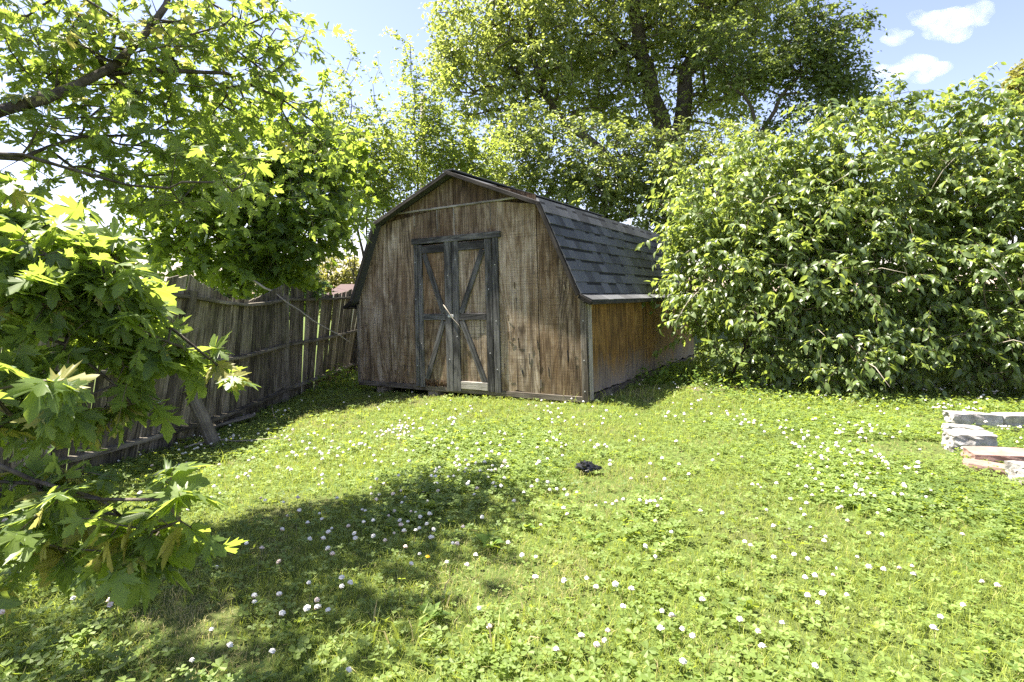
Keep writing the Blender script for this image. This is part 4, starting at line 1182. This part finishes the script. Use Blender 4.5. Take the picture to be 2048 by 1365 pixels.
x, y = lawn_points(255000)
ca, dr_ = clover_amount(x, y), dryness(x, y)
k = rng.random(len(x)) > ca * .72
x, y, ca, dr_ = x[k], y[k], ca[k], dr_[k]
far_k = np.maximum(1, y / 3.2)
h = (.028 + .045 * rng.random(len(x)) ** 1.6) * (.75 + .5 * vnoise(x, y, 1.6, 6)) * np.where(dr_ > .5, .7, 1)
V, T, r1, d1 = blades(x, y, h, .0013 * far_k * (.7 + .6 * rng.random(len(x))), .3 + .9 * rng.random(len(x)), rng.random(len(x)), (rng.random(len(x)) < dr_ * .8 + .06).astype(float) * (.5 + .5 * rng.random(len(x))))
tag(link('lawn_grass', trimesh('lawn_grass', V, T, M['grass'], {'rnd': r1, 'dry': d1})), 'short green lawn grass mixed with clover across the yard', 'grass', kind='stuff')

TM['clover_lo'] = (lambda V, T: (V, np.array([t for i, t in enumerate(T)])))(*TM['clover'])
Vc, Tc = [], []
for kk in range(3):
    a_ = kk * 2 * math.pi / 3; c_, s_ = math.cos(a_), math.sin(a_)
    for px_, py_, pz_ in ((0, 0, 0), (-.42, .65, .12), (0, .9, .02), (.42, .65, .12)): Vc.append((c_ * px_ - s_ * py_, s_ * px_ + c_ * py_, pz_))
    Tc += [(kk * 4, kk * 4 + 3, kk * 4 + 2), (kk * 4, kk * 4 + 2, kk * 4 + 1)]
TM['clover_lo'] = (np.array(Vc), np.array(Tc))
x, y = lawn_points(185000, pw=1.1)
ca = clover_amount(x, y); dr_ = dryness(x, y)
k = (rng.random(len(x)) < ca * .9 + .10) & (rng.random(len(x)) > dr_ * .9)
x, y = x[k], y[k]
n = len(x)
z = ground_z(x, y) + .012 + .045 * rng.random(n) * (.6 + .8 * vnoise(x, y, 2.0, 11))
nrm = unit(np.array([0, 0, 1.0]) + rng.normal(0, .38, (n, 3)))
a_ = rng.random(n) * 6.283
R = frames(np.stack([np.cos(a_), np.sin(a_), np.zeros(n)], 1), nrm)
sc = (.013 + .014 * rng.random(n)) * np.maximum(1, y / 5.0) * (.8 + .5 * vnoise(x, y, 1.2, 12))
pos = np.stack([x, y, z], 1); rn = np.clip(.35 * rng.random(n) + .65 * vnoise(x, y, 1.7, 13), 0, 1)
near = y < 3.3
v1, t1, a1, _ = place('clover', pos[near], R[near], sc[near], rn[near])
v2, t2, a2, _ = place('clover_lo', pos[~near], R[~near], sc[~near], rn[~near])
v, t = merge([(v1, t1), (v2, t2)])
tag(link('clover', trimesh('clover', v, t, M['clover'], {'rnd': np.concatenate([a1, a2])})), 'three-leaved clover carpeting the lawn', 'clover', kind='stuff')

# white clover flowers
def flower_mesh(seed):
    r = np.random.default_rng(seed)
    V, T, MI = [], [], []
    rings, nn = ((.25, .95), (.62, .72), (.92, .25), (1.0, -.15), (.7, -.6)), 9
    V.append((0, 0, 1.05))
    for j, (rr, zz) in enumerate(rings):
        for k in range(nn):
            a = 2 * math.pi * (k + .5 * (j % 2)) / nn; q = rr * (1 + .42 * ((k + j) % 2) - .2 + r.normal(0, .09))
            V.append((q * math.cos(a), q * math.sin(a), zz + r.normal(0, .08)))
    V.append((0, 0, -.55))
    for k in range(nn): T.append((0, 1 + k, 1 + (k + 1) % nn)); MI.append(0)
    for j in range(4):
        for k in range(nn):
            a, b = 1 + j * nn + k, 1 + j * nn + (k + 1) % nn
            T += [(a, a + nn, b + nn), (a, b + nn, b)]; MI += [0 if j < 3 else 1] * 2
    o = 1 + 4 * nn
    for k in range(nn): T.append((o + k, len(V) - 1, o + (k + 1) % nn)); MI.append(1)
    V = np.array(V) * .0095
    V[:, 2] *= .85
    sv, st = tube([(0, 0, -.055), (.002, .001, -.03), (0, 0, -.004)], [.0011, .0011, .001], 3)
    T = np.array(T); n0 = len(V)
    return np.concatenate([V, sv]), np.concatenate([T, st + n0]), MI + [2] * len(st)
M['petal'] = plain('clover_petal', (.62, .60, .54), .7, (400.0, (.74, .72, .67), .4, .6), .2)
M['petal_old'] = plain('clover_petal_base', (.55, .42, .34), .8)
FMESH = []
for s_ in range(5):
    fv, ft, mi = flower_mesh(s_)
    if s_ == 4: mi = [1 if (q == 0 and i % 3) else q for i, q in enumerate(mi)]
    FMESH.append((fv, ft, mi, trimesh('clover_flower', fv, ft, [M['petal'], M['petal_old'], M['stem']], matidx=mi)))
x, y = lawn_points(11500, ymax=7.6, pw=.35, y0=1.75)
pxx = 1024 + FPX * x / y; pyy = YH + FPX * CAM_H / y
c1 = sstep(.46, .68, .6 * vnoise(x, y, 1.5, 21) + .4 * vnoise(x, y, 4.0, 22))
dens = .03 + .6 * c1 * (clover_amount(x, y) * .7 + .3)
dens = dens + .75 * np.exp(-((pxx - 760) / 230) ** 2 - ((pyy - 868) / 55) ** 2) * (.3 + c1)
dens = dens * (1 - .8 * sstep(5.2, 6.4, y) * sstep(3, 1, x)) * (1 - .75 * sstep(430, 150, pxx)) * (1 - .7 * np.exp(-((pxx - 1050) / 200) ** 2 - ((pyy - 880) / 60) ** 2))
k = rng.random(len(x)) < dens
x, y = x[k], y[k]; order = np.argsort(y); x, y = x[order], y[order]
print('flowers', len(x))
restV, restT, restM, off = [], [], [], 0
cnt = 0
for xx, yy_ in zip(x, y):
    fx_ = int(rng.integers(5)); s_ = .75 + .5 * rng.random(); rz = rng.random() * 6.28
    tl = (rng.normal(0, .22), rng.normal(0, .22))
    zz = float(ground_z(xx, yy_)) + .052 * s_ + rng.random() * .022
    inview = abs(xx) < .91 * yy_ and cnt < 300
    if inview:
        o = link('clover_flower', FMESH[fx_][3]); o.location = (xx, yy_, zz); o.rotation_euler = (tl[0], tl[1], rz); o.scale = (s_, s_, s_)
        tag(o, 'small round white clover flower head standing in the nearer lawn', 'flower', 'white clover flowers in the lawn'); cnt += 1
    else:
        m3 = np.array(Matrix.Rotation(rz, 3, 'Z') @ Matrix.Rotation(tl[0], 3, 'X')) * s_ * 1.15
        fv, ft, mi, _ = FMESH[fx_]
        restV.append(fv @ m3.T + np.array([xx, yy_, zz])); restT.append(ft + off); restM += mi; off += len(fv)
tag(link('clover_blossom', trimesh('clover_blossom', np.concatenate(restV), np.concatenate(restT), [M['petal'], M['petal_old'], M['stem']], matidx=restM)), 'scattered white clover blossom farther back across the lawn', 'flowers', kind='stuff')

# taller tufts, weeds, undergrowth
xs, ys, hs = [], [], []
for px_, py_, n_, hh, sp in ((1110, 800, 16, .16, .12), (1160, 806, 22, .2, .12), (1215, 806, 20, .2, .12), (1270, 797, 16, .2, .12), (1010, 796, 12, .12, .2), (900, 796, 14, .13, .25), (800, 790, 16, .12, .25),
                             (1000, 1310, 14, .15, .05), (880, 1215, 14, .11, .06), (820, 1290, 14, .13, .07), (760, 1270, 10, .12, .06), (1970, 838, 8, .22, .06), (1990, 836, 6, .2, .05), (1160, 862, 10, .12, .08), (995, 890, 9, .16, .05), (430, 925, 8, .16, .04), (450, 930, 6, .14, .03), (1330, 795, 14, .14, .2), (2010, 930, 8, .15, .05), (1945, 880, 10, .13, .08), (1060, 1235, 9, .1, .05), (330, 1170, 8, .1, .05)):
    c = gp(px_, py_)
    xs.append(c[0] + rng.normal(0, sp, n_)); ys.append(c[1] + rng.normal(0, sp * .4, n_)); hs.append(hh * (.55 + .6 * rng.random(n_)))
xs, ys, hs = map(np.concatenate, (xs, ys, hs))
k = inside_yard(xs, ys, .02); xs, ys, hs = xs[k], ys[k], hs[k]
V, T, r1, d1 = blades(xs, ys, hs, .0028 + .002 * rng.random(len(xs)), .2 + .7 * rng.random(len(xs)), rng.random(len(xs)), (rng.random(len(xs)) < .08).astype(float))
tag(link('tall_grass', trimesh('tall_grass', V, T, M['grass'], {'rnd': r1, 'dry': d1})), 'taller loose grass blades along the shed base and stones', 'grass', kind='stuff')

def weed(px_, py_, n_, size, label):
    c = gp(px_, py_); o = empty('broadleaf_weed', tuple(c)); tag(o, label, 'weed')
    bpy.context.view_layer.update()
    for i in range(n_):
        a = i * 2.4 + rng.normal(0, .2); el = .35 + .5 * rng.random()
        d = np.array([math.cos(a) * math.cos(el), math.sin(a) * math.cos(el), math.sin(el)])
        R1 = frames(d[None], np.array([[0, 0, 1.0]]) + rng.normal(0, .15, (1, 3)))[0]
        V, T = TM['ovate']
        lo = link('leaf', trimesh('leaf', V, T, M['weed'], {'rnd': np.full(len(V), rng.random())}), o)
        m4 = np.eye(4); m4[:3, :3] = R1 * size * (.7 + .5 * rng.random()); m4[:3, 3] = (0, 0, .012); lo.matrix_local = Matrix(m4.tolist())
weed(980, 1098, 9, .085, 'broad-leaved green weed rosette in the middle of the lawn')
weed(1050, 1060, 6, .07, 'small broad-leaved weed up and right of the rosette')
weed(1190, 1085, 6, .07, 'little low weed with oval leaves right of the lawn middle')
weed(860, 1240, 8, .08, 'broad-leaved weed among taller grass near the picture bottom')
c = gp(855, 1140)
dn = empty('dandelion', tuple(c)); tag(dn, 'single yellow dandelion in the lawn', 'flower')
M['yellow'] = plain('yellow_petal', (.75, .45, .02), .6)
fv, ft, mi = flower_mesh(9)
hd = [i for i, q in enumerate(mi) if q < 2]
o = link('flower_head', trimesh('flower_head', fv, ft[hd], M['yellow']), dn); o.location = (0, 0, .06); o.scale = (1, 1, .7)
v_, t_ = tube([(0, 0, -.005), (0, .002, .055)], [.0016, .0014], 4); link('stem', trimesh('stem', v_, t_, M['stem']), dn)

def ground_cover(name, pts, n_, sp, hmax, size, label, mat='weed', kind='ovate'):
    P = []
    for (px_, py_) in pts:
        c = gp(px_, py_); q = np.repeat(c[None], n_, 0) + rng.normal(0, 1, (n_, 3)) * np.array([sp, sp, 0]); P.append(q)
    P = np.concatenate(P); P = P[inside_yard(P[:, 0], P[:, 1], .0)]
    P[:, 2] = ground_z(P[:, 0], P[:, 1]) + .01 + rng.random(len(P)) ** 1.7 * hmax
    d = rng.normal(0, 1, P.shape) * np.array([1, 1, .3])
    L4 = leaf_set(P, d, size, .5, .5, .1)
    return tag(link(name, leaves_mesh(name, kind, *L4, M[mat])), label, 'plants', kind='stuff')
ground_cover('undergrowth', [(650, 770), (680, 760), (700, 772), (715, 782), (690, 745), (640, 785), (705, 735), (670, 775)], 130, .16, .28, .055, 'low weeds filling the corner between fence and shed')
ground_cover('shade_weeds', [(1290, 765), (1330, 750), (1370, 750), (1400, 765), (1440, 780), (1350, 770), (1310, 770), (1500, 790)], 110, .18, .22, .06, 'dark low weeds at the foot of the shed side wall')
ground_cover('ground_cover', [(80, 985), (200, 955), (300, 915), (380, 890), (450, 850), (520, 825), (150, 1000), (350, 900), (250, 950), (50, 1040)], 260, .16, .07, .034, 'small-leaved ground cover in the shade along the fence foot', 'clover')
ground_cover('hedge_weeds', [(1500, 797), (1560, 802), (1640, 808), (1720, 812), (1800, 815), (1880, 818), (1960, 820), (2030, 822)], 190, .2, .10, .04, 'green ground cover along the foot of the shrubs', 'clover')
# bare soil under shrubs and shed edge
sv, st = [], []
for j, (px_, py_, a, b_) in enumerate(((1430, 776, .5, .22), (1000, 812, .0, 0))):
    if not a: continue
    c = gp(px_, py_); nn = 28
    ang = np.arange(nn) * 2 * math.pi / nn; rr = 1 + .25 * np.sin(ang * 3 + 1) + rng.normal(0, .08, nn)
    q = np.stack([c[0] + a * rr * np.cos(ang), c[1] + b_ * rr * np.sin(ang)], 1)
    sv = [np.array([c[0], c[1], c[2] + .02])] + [np.array([u_, w_, float(ground_z(u_, w_)) + .005]) for u_, w_ in q]
    st = [(0, 1 + i, 1 + (i + 1) % nn) for i in range(nn)]
tag(link('bare_soil', trimesh('bare_soil', np.array(sv), np.array(st), M['soil'], smooth=True)), 'bare brown patch of soil before the shrub by the shed', 'soil', kind='structure')

# ------------------------------------------------------------------ clouds
import bmesh
mc = bpy.data.materials.new('cloud_vapour'); mc.use_nodes = True
nt = mc.node_tree; nt.nodes.remove(nt.nodes['Principled BSDF'])
pv = nt.nodes.new('ShaderNodeVolumePrincipled')
pv.inputs['Color'].default_value = (1, 1, 1, 1); pv.inputs['Anisotropy'].default_value = .2
cb = NB(nt)
cn = cb.noise(cb.n('TexCoord').outputs['Object'], .16, 5, .62)
nt.links.new(cb.math('MULTIPLY', cb.ramp(cn, [(.36, 0.0), (.62, 1.0)]), .03), pv.inputs['Density'])
nt.links.new(pv.outputs[0], nt.nodes['Material Output'].inputs['Volume'])
def cloud(blobs, label, seed):
    D = 300.0
    r = np.random.default_rng(seed)
    bm = bmesh.new(); c0 = Vector(at(blobs[0][0], blobs[0][1], D))
    k = D / FPX
    for (px_, py_, rx, ry) in blobs:
        c = Vector(at(px_, py_, D + r.normal(0, 2))) - c0
        for j in range(5):
            o = Vector((r.normal(0, rx * .4 * k), r.normal(0, rx * .3 * k), r.normal(0, ry * .35 * k)))
            ret = bmesh.ops.create_icosphere(bm, subdivisions=3, radius=1.0)
            s = .5 + .25 * r.random()
            for vv in ret['verts']:
                n_ = math.sin(vv.co.x * 5 + j) * math.sin(vv.co.y * 4 + seed) * math.sin(vv.co.z * 5) * .16
                q = vv.co * (1 + n_)
                vv.co = c + o + Vector((q.x * rx * k * s, q.y * rx * k * s * .8, q.z * ry * k * s))
    me = bpy.data.meshes.new('cloud'); bm.to_mesh(me); bm.free(); me.materials.append(mc)
    o = link('cloud', me); o.location = c0
    md = o.modifiers.new('union', 'REMESH'); md.mode = 'VOXEL'; md.voxel_size = .9
    return tag(o, label, 'cloud', 'small clouds in the upper right sky')
cloud([(1850, 42, 40, 16), (1900, 40, 44, 24), (1940, 38, 34, 30), (1828, 30, 14, 10), (1965, 42, 18, 9)], 'largest white cloud, long and wispy at both ends, top right', 1)
cloud([(1795, 74, 30, 13), (1785, 70, 16, 13)], 'smallest white cloud, below and left of the long one', 2)
cloud([(1815, 135, 45, 24), (1850, 135, 36, 18), (1790, 158, 26, 13), (1770, 152, 20, 9)], 'puffy white cloud just above the shrub tops', 3)
